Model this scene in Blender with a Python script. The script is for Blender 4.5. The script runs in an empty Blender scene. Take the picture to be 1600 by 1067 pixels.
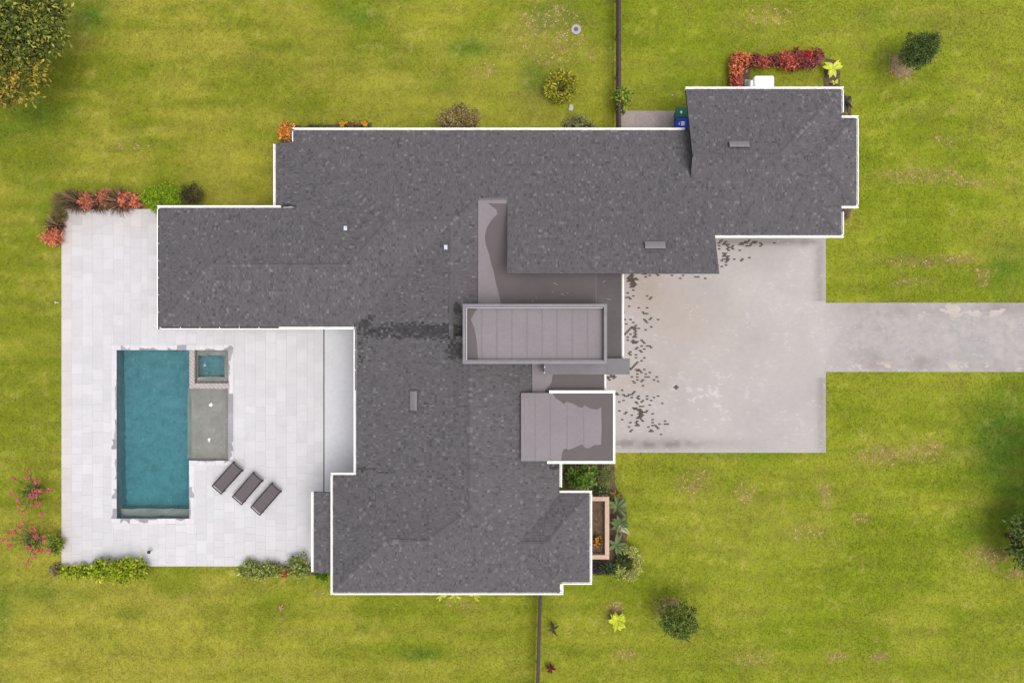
import bpy, math, random
import numpy as np
from mathutils import Vector, Matrix

random.seed(7)
RNG = np.random.default_rng(7)
scn = bpy.context.scene
COL = scn.collection

# ------------------------------------------------------------------ camera
H = 39.5            # drone height above the lawn, metres
PXM = 27.0          # photograph pixels per metre at ground level
cam_d = bpy.data.cameras.new('drone_camera')
cam_d.lens = 24.0
cam_d.sensor_width = 36.0
cam_d.clip_start = 0.1
cam_d.clip_end = 3000.0
cam = bpy.data.objects.new('drone_camera', cam_d)
COL.objects.link(cam)
cam.location = (0, 0, H)
cam.rotation_euler = (0, 0, 0)
scn.camera = cam

# ------------------------------------------------------------------ sky and sun
SUN_EL, SUN_AZ = math.radians(71), math.radians(122)    # azimuth clockwise from +Y
world = bpy.data.worlds.new("World")
scn.world = world
world.use_nodes = True
wn = world.node_tree
wn.nodes.clear()
wo = wn.nodes.new('ShaderNodeOutputWorld')
wb = wn.nodes.new('ShaderNodeBackground')
ws = wn.nodes.new('ShaderNodeTexSky')
ws.sky_type = 'NISHITA'
ws.sun_disc = False
ws.sun_elevation = SUN_EL
ws.sun_rotation = SUN_AZ
ws.dust_density = 3.0
wh = wn.nodes.new('ShaderNodeHueSaturation')
wh.inputs['Saturation'].default_value = 0.22            # cloud veil: the blue is mostly gone
wn.links.new(ws.outputs[0], wh.inputs['Color'])
wn.links.new(wh.outputs[0], wb.inputs['Color'])
wb.inputs['Strength'].default_value = 0.15
wn.links.new(wb.outputs[0], wo.inputs[0])
sd = bpy.data.lights.new('sun', 'SUN')
sd.energy = 1.0
sd.angle = math.radians(38)
sd.color = (1.0, 0.955, 0.90)
sun = bpy.data.objects.new('sun', sd)
COL.objects.link(sun)
sv = Vector((math.sin(SUN_AZ) * math.cos(SUN_EL), math.cos(SUN_AZ) * math.cos(SUN_EL), math.sin(SUN_EL)))
sun.rotation_euler = sv.to_track_quat('Z', 'Y').to_euler()
sun.location = (30, -20, 60)
vs = scn.view_settings
vs.view_transform = 'Standard'
vs.look = 'None'
vs.gamma = 1.0
vs.use_curve_mapping = False
vs.exposure = 0.9

# ------------------------------------------------------------------ helpers
ALB = 0.5


def lin(r, g, b, k=ALB):
    """albedo from a colour measured in the photograph (0-255)"""
    f = lambda c: (c / 255 / 12.92) if c <= 10.3 else ((c / 255 + .055) / 1.055) ** 2.4
    return (f(r) * k, f(g) * k, f(b) * k)


def P(px, py, z=0.0):
    """photograph pixel of something at height z -> metres on the plan"""
    f = (1 - z / H) / PXM
    return ((px - 800) * f, (533.5 - py) * f)


def mat(name, color=None, rough=0.85, attr=False, spec=0.3, noise=None, metallic=0.0, transl=0.0, bump=None):
    m = bpy.data.materials.new(name)
    m.use_nodes = True
    nt = m.node_tree
    b = nt.nodes['Principled BSDF']
    b.inputs['Roughness'].default_value = rough
    b.inputs['Specular IOR Level'].default_value = spec
    b.inputs['Metallic'].default_value = metallic
    src = None
    if attr:
        a = nt.nodes.new('ShaderNodeAttribute')
        a.attribute_name = 'Col'
        src = a.outputs['Color']
    else:
        c = nt.nodes.new('ShaderNodeRGB')
        c.outputs[0].default_value = (*color, 1)
        src = c.outputs[0]
    if noise:
        for (sc, amt) in noise:
            geo = nt.nodes.new('ShaderNodeNewGeometry')
            nz = nt.nodes.new('ShaderNodeTexNoise')
            nz.inputs['Scale'].default_value = sc
            nz.inputs['Detail'].default_value = 5
            nt.links.new(geo.outputs['Position'], nz.inputs['Vector'])
            mr = nt.nodes.new('ShaderNodeMapRange')
            mr.inputs['From Min'].default_value = 0.3
            mr.inputs['From Max'].default_value = 0.7
            mr.inputs['To Min'].default_value = 1 - amt
            mr.inputs['To Max'].default_value = 1 + amt
            nt.links.new(nz.outputs[0], mr.inputs['Value'])
            vm = nt.nodes.new('ShaderNodeVectorMath')
            vm.operation = 'SCALE'
            nt.links.new(src, vm.inputs[0])
            nt.links.new(mr.outputs[0], vm.inputs['Scale'])
            src = vm.outputs[0]
    nt.links.new(src, b.inputs['Base Color'])
    if bump:
        geo = nt.nodes.new('ShaderNodeNewGeometry')
        nz = nt.nodes.new('ShaderNodeTexNoise')
        nz.inputs['Scale'].default_value = bump[0]
        nz.inputs['Detail'].default_value = 6
        nt.links.new(geo.outputs['Position'], nz.inputs['Vector'])
        bp = nt.nodes.new('ShaderNodeBump')
        bp.inputs['Strength'].default_value = bump[1]
        bp.inputs['Distance'].default_value = bump[2]
        nt.links.new(nz.outputs[0], bp.inputs['Height'])
        nt.links.new(bp.outputs[0], b.inputs['Normal'])
    if transl:
        tr = nt.nodes.new('ShaderNodeBsdfTranslucent')
        nt.links.new(src, tr.inputs['Color'])
        mx = nt.nodes.new('ShaderNodeMixShader')
        mx.inputs[0].default_value = transl
        nt.links.new(b.outputs[0], mx.inputs[1])
        nt.links.new(tr.outputs[0], mx.inputs[2])
        nt.links.new(mx.outputs[0], nt.nodes['Material Output'].inputs[0])
    return m


class MB:
    """collects faces (each vertex coloured) and becomes one mesh object"""

    def __init__(self):
        self.v, self.f, self.c, self.mi = [], [], [], []

    def poly(self, pts, col=(1, 1, 1), mi=0):
        n = len(self.v)
        self.v.extend(tuple(p) for p in pts)
        self.f.append(tuple(range(n, n + len(pts))))
        self.c.extend([col] * len(pts))
        self.mi.append(mi)

    def box(self, x0, x1, y0, y1, z0, z1, col=(1, 1, 1), mi=0, bevel=0.0, bottom=True):
        if bevel:
            b = bevel
            lo = [(x0, y0, z0), (x1, y0, z0), (x1, y1, z0), (x0, y1, z0)]
            mid = [(x0, y0, z1 - b), (x1, y0, z1 - b), (x1, y1, z1 - b), (x0, y1, z1 - b)]
            up = [(x0 + b, y0 + b, z1), (x1 - b, y0 + b, z1), (x1 - b, y1 - b, z1), (x0 + b, y1 - b, z1)]
            self.rings([lo, mid, up], col, mi, cap=(bottom, True))
        else:
            lo = [(x0, y0, z0), (x1, y0, z0), (x1, y1, z0), (x0, y1, z0)]
            up = [(x0, y0, z1), (x1, y0, z1), (x1, y1, z1), (x0, y1, z1)]
            self.rings([lo, up], col, mi, cap=(bottom, True))

    def rings(self, rings, col=(1, 1, 1), mi=0, cap=(True, True)):
        n0 = len(self.v)
        k = len(rings[0])
        for r in rings:
            self.v.extend(tuple(p) for p in r)
            self.c.extend([col] * k)
        for i in range(len(rings) - 1):
            for j in range(k):
                a = n0 + i * k + j
                b = n0 + i * k + (j + 1) % k
                self.f.append((a, b, b + k, a + k))
                self.mi.append(mi)
        if cap[0]:
            self.f.append(tuple(n0 + j for j in reversed(range(k))))
            self.mi.append(mi)
        if cap[1]:
            self.f.append(tuple(n0 + (len(rings) - 1) * k + j for j in range(k)))
            self.mi.append(mi)

    def tube(self, pts, radii, n=6, col=(1, 1, 1), mi=0):
        rings = []
        for i, p in enumerate(pts):
            p = Vector(p)
            a = Vector(pts[max(0, i - 1)])
            b = Vector(pts[min(len(pts) - 1, i + 1)])
            d = (b - a).normalized() if (b - a).length > 1e-6 else Vector((0, 0, 1))
            u = d.cross(Vector((0.31, 0.87, 0.2))).normalized()
            w = d.cross(u)
            r = radii[i] if hasattr(radii, '__len__') else radii
            rings.append([tuple(p + u * r * math.cos(t * 2 * math.pi / n) + w * r * math.sin(t * 2 * math.pi / n)) for t in range(n)])
        self.rings(rings, col, mi)

    def prism(self, pts, z0, z1, col=(1, 1, 1), mi=0):
        """pts counter-clockwise plan polygon; z0/z1 numbers or functions of x, y"""
        g = lambda z, x, y: z(x, y) if callable(z) else z
        self.rings([[(x, y, g(z0, x, y)) for x, y in pts], [(x, y, g(z1, x, y)) for x, y in pts]], col, mi)

    def lathe(self, prof, cx, cy, n=20, col=(1, 1, 1), mi=0):
        self.rings([[(cx + r * math.cos(t * 2 * math.pi / n), cy + r * math.sin(t * 2 * math.pi / n), z) for t in range(n)] for r, z in prof], col, mi)

    def mesh(self, name, mats):
        me = bpy.data.meshes.new(name)
        me.from_pydata(self.v, [], self.f)
        for m in (mats if isinstance(mats, (list, tuple)) else [mats]):
            me.materials.append(m)
        if any(self.mi):
            me.polygons.foreach_set('material_index', self.mi)
        at = me.attributes.new('Col', 'FLOAT_COLOR', 'POINT')
        c = np.ones((len(self.c), 4), dtype=np.float32)
        if len(self.c):
            c[:, :3] = np.array(self.c, dtype=np.float32)
        at.data.foreach_set('color', c.ravel())
        me.update()
        return me

    def obj(self, name, mats, parent=None, loc=(0, 0, 0)):
        return link(name, self.mesh(name, mats), parent, loc)


def link(name, me, parent=None, loc=(0, 0, 0), rz=0.0):
    o = bpy.data.objects.new(name, me)
    COL.objects.link(o)
    o.location = loc
    if rz:
        o.rotation_euler = (0, 0, rz)
    if parent:
        o.parent = parent
    return o


def np_mesh(name, V, F, C, m, kind=None, parent=None, flat_=True):
    """V (n,3), F (m,3|4) int, C (n,3) -> object"""
    me = bpy.data.meshes.new(name)
    k = F.shape[1]
    me.vertices.add(len(V))
    me.vertices.foreach_set('co', V.astype(np.float32).ravel())
    me.loops.add(F.size)
    me.loops.foreach_set('vertex_index', F.astype(np.int32).ravel())
    me.polygons.add(len(F))
    me.polygons.foreach_set('loop_start', np.arange(0, F.size, k, dtype=np.int32))
    at = me.attributes.new('Col', 'FLOAT_COLOR', 'POINT')
    c = np.ones((len(V), 4), dtype=np.float32)
    c[:, :3] = C
    at.data.foreach_set('color', c.ravel())
    me.materials.append(m)
    me.update(calc_edges=True)
    if flat_:
        me.polygons.foreach_set('use_smooth', np.zeros(len(F), dtype=bool))
    o = link(name, me, parent)
    if kind:
        o['kind'] = kind
    return o


def tag(o, label=None, cat=None, group=None, kind=None):
    if label:
        o['label'] = label
    if cat:
        o['category'] = cat
    if group:
        o['group'] = group
    if kind:
        o['kind'] = kind
    return o


def thing(name, label, cat, loc=(0, 0, 0), rz=0.0, group=None):
    o = bpy.data.objects.new(name, None)
    o.empty_display_size = 0.2
    COL.objects.link(o)
    o.location = loc
    o.rotation_euler = (0, 0, rz)
    return tag(o, label, cat, group)


def clip(poly, nx, ny, d):
    """keep the part of a plan polygon with nx*x + ny*y >= d"""
    out = []
    for i in range(len(poly)):
        a, b = poly[i], poly[(i + 1) % len(poly)]
        da, db = nx * a[0] + ny * a[1] - d, nx * b[0] + ny * b[1] - d
        if da >= 0:
            out.append(a)
        if (da >= 0) != (db >= 0):
            t = da / (da - db)
            out.append((a[0] + t * (b[0] - a[0]), a[1] + t * (b[1] - a[1])))
    return out


def area2(poly):
    return sum(poly[i][0] * poly[(i + 1) % len(poly)][1] - poly[(i + 1) % len(poly)][0] * poly[i][1] for i in range(len(poly)))


def ccw(poly):
    return poly if area2(poly) > 0 else poly[::-1]


_perm = np.random.default_rng(3).random((256, 256)).astype(np.float32)


def vnoise(x, y, s, seed=0):
    x = np.asarray(x, float) * s + seed * 17.3
    y = np.asarray(y, float) * s + seed * 31.7
    xi, yi = np.floor(x).astype(int), np.floor(y).astype(int)
    fx, fy = x - xi, y - yi
    fx, fy = fx * fx * (3 - 2 * fx), fy * fy * (3 - 2 * fy)
    g = lambda a, b: _perm[a % 256, b % 256]
    return (g(xi, yi) * (1 - fx) + g(xi + 1, yi) * fx) * (1 - fy) + (g(xi, yi + 1) * (1 - fx) + g(xi + 1, yi + 1) * fx) * fy


def fbm(x, y, s, o=4, seed=0):
    t, a, n = 0, 1.0, 0
    for i in range(o):
        t = t + a * vnoise(x, y, s * 2 ** i, seed + i)
        n += a
        a *= 0.55
    return t / n


# ------------------------------------------------------------------ materials
M = {}
M['lawn'] = mat('lawn_soil_and_thatch', rough=0.95, attr=True, spec=0.1, noise=[(9, .10), (40, .16)], bump=(30, .5, .03))
M['grass'] = mat('grass_blades', rough=0.8, attr=True, spec=0.15, transl=0.25)
M['leaf'] = mat('leaves', rough=0.6, attr=True, spec=0.3, transl=0.38)
M['petal'] = mat('petals', rough=0.7, attr=True, spec=0.2, transl=0.25)
M['bark'] = mat('bark', lin(105, 90, 75), rough=0.95, noise=[(30, .3)])
M['soil'] = mat('mulch_soil', lin(116, 94, 74), rough=1.0, noise=[(5, .3), (30, .45)], bump=(25, .9, .05))
M['soil_light'] = mat('mulch_dry', lin(164, 140, 104), rough=1.0, noise=[(5, .25), (30, .4)], bump=(25, .9, .05))
M['shingle'] = mat('asphalt_shingle', rough=0.9, attr=True, spec=0.25, noise=[(60, .18)])
M['deckboard'] = mat('roof_underlay', lin(52, 50, 53), rough=0.95)
M['white'] = mat('white_painted_metal', (.72, .705, .675), rough=0.45, spec=0.4, noise=[(1.5, .05), (7, .05)])
M['gutter_in'] = mat('gutter_channel', (.62, .59, .55), rough=0.6, noise=[(2, .12), (12, .10)])
M['gutter_wet'] = mat('wet_gutter_channel', lin(80, 68, 64), rough=0.35, noise=[(2, .35)])
M['stucco'] = mat('white_stucco', (.78, .76, .73), rough=0.95, noise=[(6, .06)], bump=(80, .2, .01))
M['tanstucco'] = mat('tan_stucco', lin(226, 192, 170), rough=0.95, noise=[(5, .08), (40, .05)], bump=(80, .2, .01))
M['membrane'] = mat('roof_membrane', lin(150, 142, 145), rough=0.75, noise=[(.8, .05), (6, .04)], bump=(4, .1, .02))
M['membrane_dk'] = mat('roof_membrane_damp', lin(112, 105, 106), rough=0.8, spec=0.1, noise=[(.8, .08), (5, .05)], bump=(4, .1, .02))
M['seam'] = mat('membrane_seam', lin(147, 139, 142), rough=0.8, spec=0.1, noise=[(1.5, .06)])
M['wet'] = mat('rainwater_film', lin(118, 109, 110), rough=0.75, spec=0.1, noise=[(1.2, .05)])
M['metal'] = mat('grey_coping_metal', lin(140, 135, 141), rough=0.5, metallic=0.1, noise=[(2, .08), (11, .06)])
M['metal_dk'] = mat('dark_cap_metal', lin(112, 107, 112), rough=0.45, metallic=0.1, noise=[(1.5, .10)])
M['metal_lt'] = mat('bright_drip_edge', lin(225, 218, 220), rough=0.4)
M['tile'] = mat('porcelain_deck_tile', rough=0.7, attr=True, spec=0.3, noise=[(1.3, .035), (14, .03)])
M['grout'] = mat('grout', lin(230, 227, 230), rough=0.95)
M['slab'] = mat('smooth_concrete', lin(228, 227, 231), rough=0.8, noise=[(.7, .04), (5, .035)])
M['pad'] = mat('weathered_concrete', lin(188, 174, 167), rough=0.9, noise=[(1.2, .12), (8, .12)])
M['paver'] = mat('concrete_paver', rough=0.9, attr=True, spec=0.2, noise=[(3, .03)])
M['joint'] = mat('paver_joint_sand', lin(196, 186, 183), rough=1.0, noise=[(1, .1)])
M['coping'] = mat('pool_coping', rough=0.6, attr=True, noise=[(7, .06)])
M['drain'] = mat('drain_slot', lin(70, 68, 72), rough=0.6)
M['plaster'] = mat('pool_plaster', lin(222, 196, 184), rough=0.9, noise=[(1.1, .10), (5, .08)])
M['plaster_blue'] = mat('pool_plaster_deep', lin(164, 184, 188), rough=0.9, noise=[(.5, .08), (1.8, .13), (6, .14)])
M['mosaic'] = mat('mosaic_tile', rough=0.35, attr=True, spec=0.5)
M['bronze'] = mat('bronze_powder_coat', lin(52, 45, 49), rough=0.55, spec=0.3)
M['sling'] = mat('sling_fabric', lin(112, 103, 105), rough=0.85, noise=[(90, .10), (2, .04)])
M['fence'] = mat('dark_stained_wood', lin(88, 72, 68), rough=0.85, noise=[(3, .15), (25, .2)])
M['bin_green'] = mat('green_plastic', lin(28, 128, 96), rough=0.5, spec=0.4, noise=[(4, .06)])
M['bin_blue'] = mat('blue_plastic', lin(34, 78, 225), rough=0.5, spec=0.4, noise=[(4, .06)])
M['print'] = mat('white_print', (.6, .66, .72), rough=0.6)
M['black'] = mat('black_plastic', (.02, .02, .02), rough=0.6)
M['unit'] = mat('white_powder_coat', (.74, .73, .72), rough=0.5, noise=[(5, .03)])
M['vent'] = mat('grey_vent_metal', lin(138, 132, 136), rough=0.5, noise=[(4, .05)])
M['pvc'] = mat('pale_pipe_cap', lin(222, 226, 240), rough=0.5)
M['concrete'] = mat('pale_concrete', lin(196, 190, 186), rough=0.9, noise=[(12, .12)])
M['stone'] = mat('pale_stone', lin(214, 208, 190), rough=0.9, noise=[(9, .1)])
M['foam'] = mat('white_water_foam', (.8, .82, .82), rough=0.6)
M['debris'] = mat('dry_leaf', lin(196, 150, 110), rough=0.9, noise=[(20, .2)])


def water_mat():
    m = bpy.data.materials.new('pool_water')
    m.use_nodes = True
    nt = m.node_tree
    b = nt.nodes['Principled BSDF']
    b.inputs['Base Color'].default_value = (1, 1, 1, 1)
    b.inputs['Roughness'].default_value = 0.0
    b.inputs['IOR'].default_value = 1.33
    b.inputs['Transmission Weight'].default_value = 1.0
    geo = nt.nodes.new('ShaderNodeNewGeometry')
    mp = nt.nodes.new('ShaderNodeMapping')
    mp.inputs['Rotation'].default_value = (0, 0, math.radians(-35))
    mp.inputs['Scale'].default_value = (1.0, 1.7, 1.0)
    nz = nt.nodes.new('ShaderNodeTexNoise')
    nz.inputs['Scale'].default_value = 1.5
    nz.inputs['Detail'].default_value = 3
    nz.inputs['Distortion'].default_value = 0.6
    bp = nt.nodes.new('ShaderNodeBump')
    bp.inputs['Strength'].default_value = 0.8
    bp.inputs['Distance'].default_value = 0.16
    nt.links.new(geo.outputs['Position'], mp.inputs['Vector'])
    nt.links.new(mp.outputs[0], nz.inputs['Vector'])
    nt.links.new(nz.outputs[0], bp.inputs['Height'])
    nt.links.new(bp.outputs[0], b.inputs['Normal'])
    va = nt.nodes.new('ShaderNodeVolumeAbsorption')
    va.inputs['Color'].default_value = (0.10, 0.87, 0.945, 1)
    va.inputs['Density'].default_value = 0.52
    nt.links.new(va.outputs[0], nt.nodes['Material Output'].inputs['Volume'])
    return m


M['water'] = water_mat()

# ------------------------------------------------------------------ plan of the hard ground (metres)
DX0, DY1 = P(97, 327)
DX1, DY0 = P(640, 884)
POOL = (*P(183, 809.5), *P(296, 547))          # main basin x0,y0,x1,y1
SHELF = (POOL[2], P(0, 719)[1], P(357, 0)[0], P(0, 607)[1])
SPA = (P(305, 0)[0], P(0, 598)[1], P(356, 0)[0], P(0, 547)[1])
HOLE = (POOL[0], POOL[1], P(357, 0)[0], POOL[3])
DRV = (P(905, 0)[0], P(0, 707)[1], P(1290, 0)[0], P(0, 352)[1])
LANE = (DRV[2], P(0, 581)[1], 60.0, P(0, 473)[1])
PAD = (*P(966, 240), *P(1096, 174))

# ------------------------------------------------------------------ lawn
bare = [  # photo px, radius px x/y, strength: dry or bare patches of the lawn itself
    (1440, 275, 60, 12, .8), (1520, 285, 45, 7, .6), (1440, 408, 55, 9, .8), (1500, 405, 30, 6, .9), (1535, 432, 10, 14, .9), (1420, 440, 30, 9, .5),
    (1385, 712, 38, 16, .9), (1450, 705, 45, 20, .45), (1085, 755, 26, 22, .7), (1165, 770, 18, 20, .55), (1288, 775, 12, 24, .7), (1255, 830, 50, 20, .35),
    (1545, 868, 30, 12, .9), (1552, 880, 6, 10, 1.3), (1590, 897, 26, 10, .7), (1305, 1025, 16, 6, .9), (1375, 1026, 13, 6, 1.1), (1368, 998, 5, 4, .9),
    (1180, 1030, 50, 16, .35), (975, 1022, 18, 9, .6), (1345, 808, 15, 7, .6), (860, 55, 70, 60, .42), (875, 78, 9, 9, .9), (853, 60, 8, 10, .7), (925, 85, 8, 8, .7),
    (835, 150, 40, 60, .25), (760, 110, 22, 12, .5), (1200, 25, 60, 22, .35), (1480, 40, 60, 25, .2), (200, 228, 50, 9, .35), (500, 112, 30, 18, .25),
    (1455, 185, 40, 10, .25), (1500, 170, 30, 10, .35), (1480, 218, 30, 12, .35), (335, 920, 40, 20, .25), (120, 35, 25, 45, .25), (1325, 340, 8, 18, .5),
    (530, 900, 14, 6, .5), (500, 925, 14, 6, .35), (540, 110, 160, 50, .12), (960, 955, 14, 14, .9), (1045, 948, 26, 18, .55), (1405, 105, 22, 20, .8),
    (720, 945, 26, 6, .4), (285, 935, 120, 18, .18), (1180, 640 + 160, 90, 40, .2)]
green = [  # patches of lusher, bluer green grass, and tree shade painted as deeper green
    (140, 25, 30, 25, .8), (560, 25, 45, 20, .6), (735, 75, 40, 18, .7), (850, 30, 30, 22, .8), (835, 125, 22, 30, .9), (890, 22, 18, 16, .8),
    (1575, 420, 40, 40, .7), (1570, 690, 60, 75, 1.0), (1600, 780, 60, 70, 1.0), (1530, 830, 40, 22, .6), (1360, 30, 35, 18, .5), (60, 180, 50, 20, .7), (20, 205, 40, 20, .6),  # right edge and below the corner tree: canopy shade put into the grass colour
    (565, 980, 14, 6, .5), (660, 1022, 35, 10, .8), (60, 925, 60, 22, .45), (690, 890, 30, 30, .2), (5, 950, 18, 60, .6), (1395, 85, 22, 14, .5),  # last entry: crown shadow left of the small tree, painted in
    (1150, 712, 60, 8, .4), (1040, 140, 60, 25, .2), (695, 130, 26, 16, .5)]


def lawn_colour(x, y):
    px, py = x * PXM + 800, 533.5 - y * PXM
    n1 = fbm(x, y, .16, 4, 1)
    n2 = fbm(x, y, .7, 4, 5)
    n3 = fbm(x, y * 2.6, .35, 3, 9)       # mower streaks run left to right
    n4 = fbm(x, y, 2.6, 3, 14)
    base = np.array(lin(158, 154, 56))
    dry = np.array(lin(174, 166, 66))
    lush = np.array(lin(132, 142, 36))
    deep = np.array(lin(88, 122, 34))
    soil = np.array(lin(188, 150, 112))
    t = np.clip((n1 - .5) * 3.6 + (n3 - .5) * 2.4 + .46, 0, 1)[:, None]
    n8 = fbm(x, y, .09, 3, 33)
    c = (lush * (1 - t) + base * t) * (1 + .20 * (n8 - .5) + .16 * (n1 - .5))[:, None]
    side = np.clip((px - 250) / 900, 0, 1)[:, None] * .5
    c = c * (1 - side) + np.array(lin(136, 155, 28)) * side
    n5 = fbm(x, y * 1.3, 5.0, 3, 18)
    d = np.clip((n2 * .6 + n4 * .25 + n5 * .15 - .50) * 3.0, 0, 1)[:, None] * .26
    c = c * (1 - d) + dry * d
    g = np.zeros_like(x)
    b = np.zeros_like(x)
    for (cx, cy, rx, ry, s) in green:
        g = np.maximum(g, s * np.exp(-((px - cx) / rx) ** 2 - ((py - cy) / ry) ** 2))
    for (cx, cy, rx, ry, s) in bare:
        b = np.maximum(b, s * np.exp(-((px - cx) / rx) ** 2 - ((py - cy) / ry) ** 2))
    g = np.clip(g * (0.6 + n2 * 1.0), 0, 1)[:, None] * .9
    c = c * (1 - g) + deep * g
    spots = np.clip((n4 - .40) * 4.5, 0, 1)
    bb = np.clip(b * 1.25 * (.42 + spots * .6), 0, .95)[:, None]
    c = c * (1 - bb * .72) + np.array(lin(150, 124, 82)) * bb * .72
    sp2 = ((n4 > .69) & (n2 > .52)).astype(float)[:, None] * .18      # stray dry tufts
    c = c * (1 - sp2) + np.array(lin(196, 178, 110)) * sp2
    n7 = fbm(x, y * 1.8, .9, 4, 23)
    ol = np.clip((n7 - .5) * 3.5, 0, 1)[:, None] * .40
    c = c * (1 - ol) + np.array(lin(140, 134, 58)) * ol
    band = np.sin(y * 5.4 + (n1 - .5) * 9 + (fbm(x, y * .2, .12, 2, 27) - .5) * 6)
    c = c * (1 + .06 * band * np.clip(n2 * 1.6, 0, 1))[:, None]
    c = c * (0.69 + .16 * n2[:, None] + .26 * n3[:, None] + .32 * n5[:, None] + .16 * n4[:, None])
    return c


def grid_axis(a, b, step, extra):
    g = list(np.arange(a, b + 1e-6, step))
    g = [v for v in g if all(abs(v - e) > step * .3 for e in extra)] + list(extra)
    return np.array(sorted(g))


gx = np.concatenate([[-700, -200, -80, -50], grid_axis(-36, 36, .16, [HOLE[0], HOLE[2]]), [50, 80, 200, 700]])
gy = np.concatenate([[-700, -200, -80, -40], grid_axis(-25, 25, .16, [HOLE[1], HOLE[3]]), [40, 80, 200, 700]])
GX, GY = np.meshgrid(gx, gy)
V = np.stack([GX.ravel(), GY.ravel(), np.zeros(GX.size)], 1)
V[:, 2] = (fbm(V[:, 0], V[:, 1], .25, 3, 30) - .5) * .03 - .006
V[np.abs(V[:, 0]) > 45, 2] = 0
nx, ny = len(gx), len(gy)
I, J = np.meshgrid(np.arange(nx - 1), np.arange(ny - 1))
a = (J * nx + I).ravel()
F = np.stack([a, a + 1, a + nx + 1, a + nx], 1)
cx = (gx[:-1] + gx[1:]) / 2
cy = (gy[:-1] + gy[1:]) / 2
CX, CY = np.meshgrid(cx, cy)
keep = ~((CX.ravel() > HOLE[0]) & (CX.ravel() < HOLE[2]) & (CY.ravel() > HOLE[1]) & (CY.ravel() < HOLE[3]))
lawn = np_mesh('lawn', V, F[keep], lawn_colour(V[:, 0], V[:, 1]), M['lawn'], 'structure', flat_=False)

# grass blades: far too many to count, one object
HARD = [(DX0, DY0, DX1, DY1), DRV, LANE, PAD, (-18.4, 1.2, 5.3, 6.8), (-12.2, 6.8, 9.9, 10.9), (9.6, 6, 17.2, 13.1), (-9.2, -13.0, 2.2, -6.9), (2.0, -12.4, 3.8, -8.3), (-9, -7, 5, 4)]
NB = 620000
bx = RNG.uniform(-33.5, 33.5, NB)
by = RNG.uniform(-23.5, 23.5, NB)
ok = np.ones(NB, bool)
creep = RNG.random(NB) ** 2 * .07 - .005
for (x0, y0, x1, y1) in HARD:
    ok &= ~((bx > x0 + creep) & (bx < x1 - creep) & (by > y0 + creep) & (by < y1 - creep))
bx, by = bx[ok], by[ok]
bc = lawn_colour(bx, by)
bpx, bpy_ = bx * PXM + 800, 533.5 - by * PXM
thin = np.zeros(len(bx))
for (cx_, cy_, rx_, ry_, s_) in bare:
    if s_ > .3:
        thin = np.maximum(thin, s_ * np.exp(-((bpx - cx_) / rx_) ** 2 - ((bpy_ - cy_) / ry_) ** 2))
fl = fbm(bx, by, 7.5, 2, 80)
fleck = (thin > .22) & (fl > .635 - .05 * thin)
bc[fleck] = np.array(lin(216, 182, 140)) * RNG.uniform(.7, 1.15, (fleck.sum(), 1))
weed = (fl > .80) & ~fleck
bc[weed] = bc[weed] * .35 + np.array(lin(206, 198, 120)) * .65
ok = (RNG.random(len(bx)) > thin * .45) | fleck
bx, by, bc, fleck = bx[ok], by[ok], bc[ok], fleck[ok]
n = len(bx)
az = RNG.uniform(0, 2 * math.pi, n)
ln = RNG.uniform(.06, .15, n)
el = np.radians(RNG.uniform(8, 42, n))
wd = RNG.uniform(.008, .02, n) * np.where(fleck, 1.8, 1.0)
el = np.where(fleck, el * .45, el)
dx, dy, dz = np.cos(az) * np.cos(el), np.sin(az) * np.cos(el), np.sin(el)
V = np.zeros((n, 3, 3))
V[:, 0] = np.stack([bx - np.sin(az) * wd, by + np.cos(az) * wd, np.zeros(n)], 1)
V[:, 1] = np.stack([bx + np.sin(az) * wd, by - np.cos(az) * wd, np.zeros(n)], 1)
V[:, 2] = np.stack([bx + dx * ln, by + dy * ln, dz * ln * .75 + .004], 1)
C = np.repeat((bc * RNG.uniform(.75, 1.5, n)[:, None] * np.array([1.06, 1.02, .9]))[:, None, :], 3, 1)
grass = np_mesh('grass', V.reshape(-1, 3), np.arange(n * 3).reshape(-1, 3), C.reshape(-1, 3), M['grass'], 'stuff')

# ------------------------------------------------------------------ driveway and its pavers
drv = MB()
drv.box(DRV[0], DRV[2], DRV[1], DRV[3], -.02, .0262)
drv.box(LANE[0] - .003, LANE[2], LANE[1], LANE[3], -.02, .0258)
driveway = tag(drv.obj('driveway', M['joint']), kind='structure')


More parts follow.
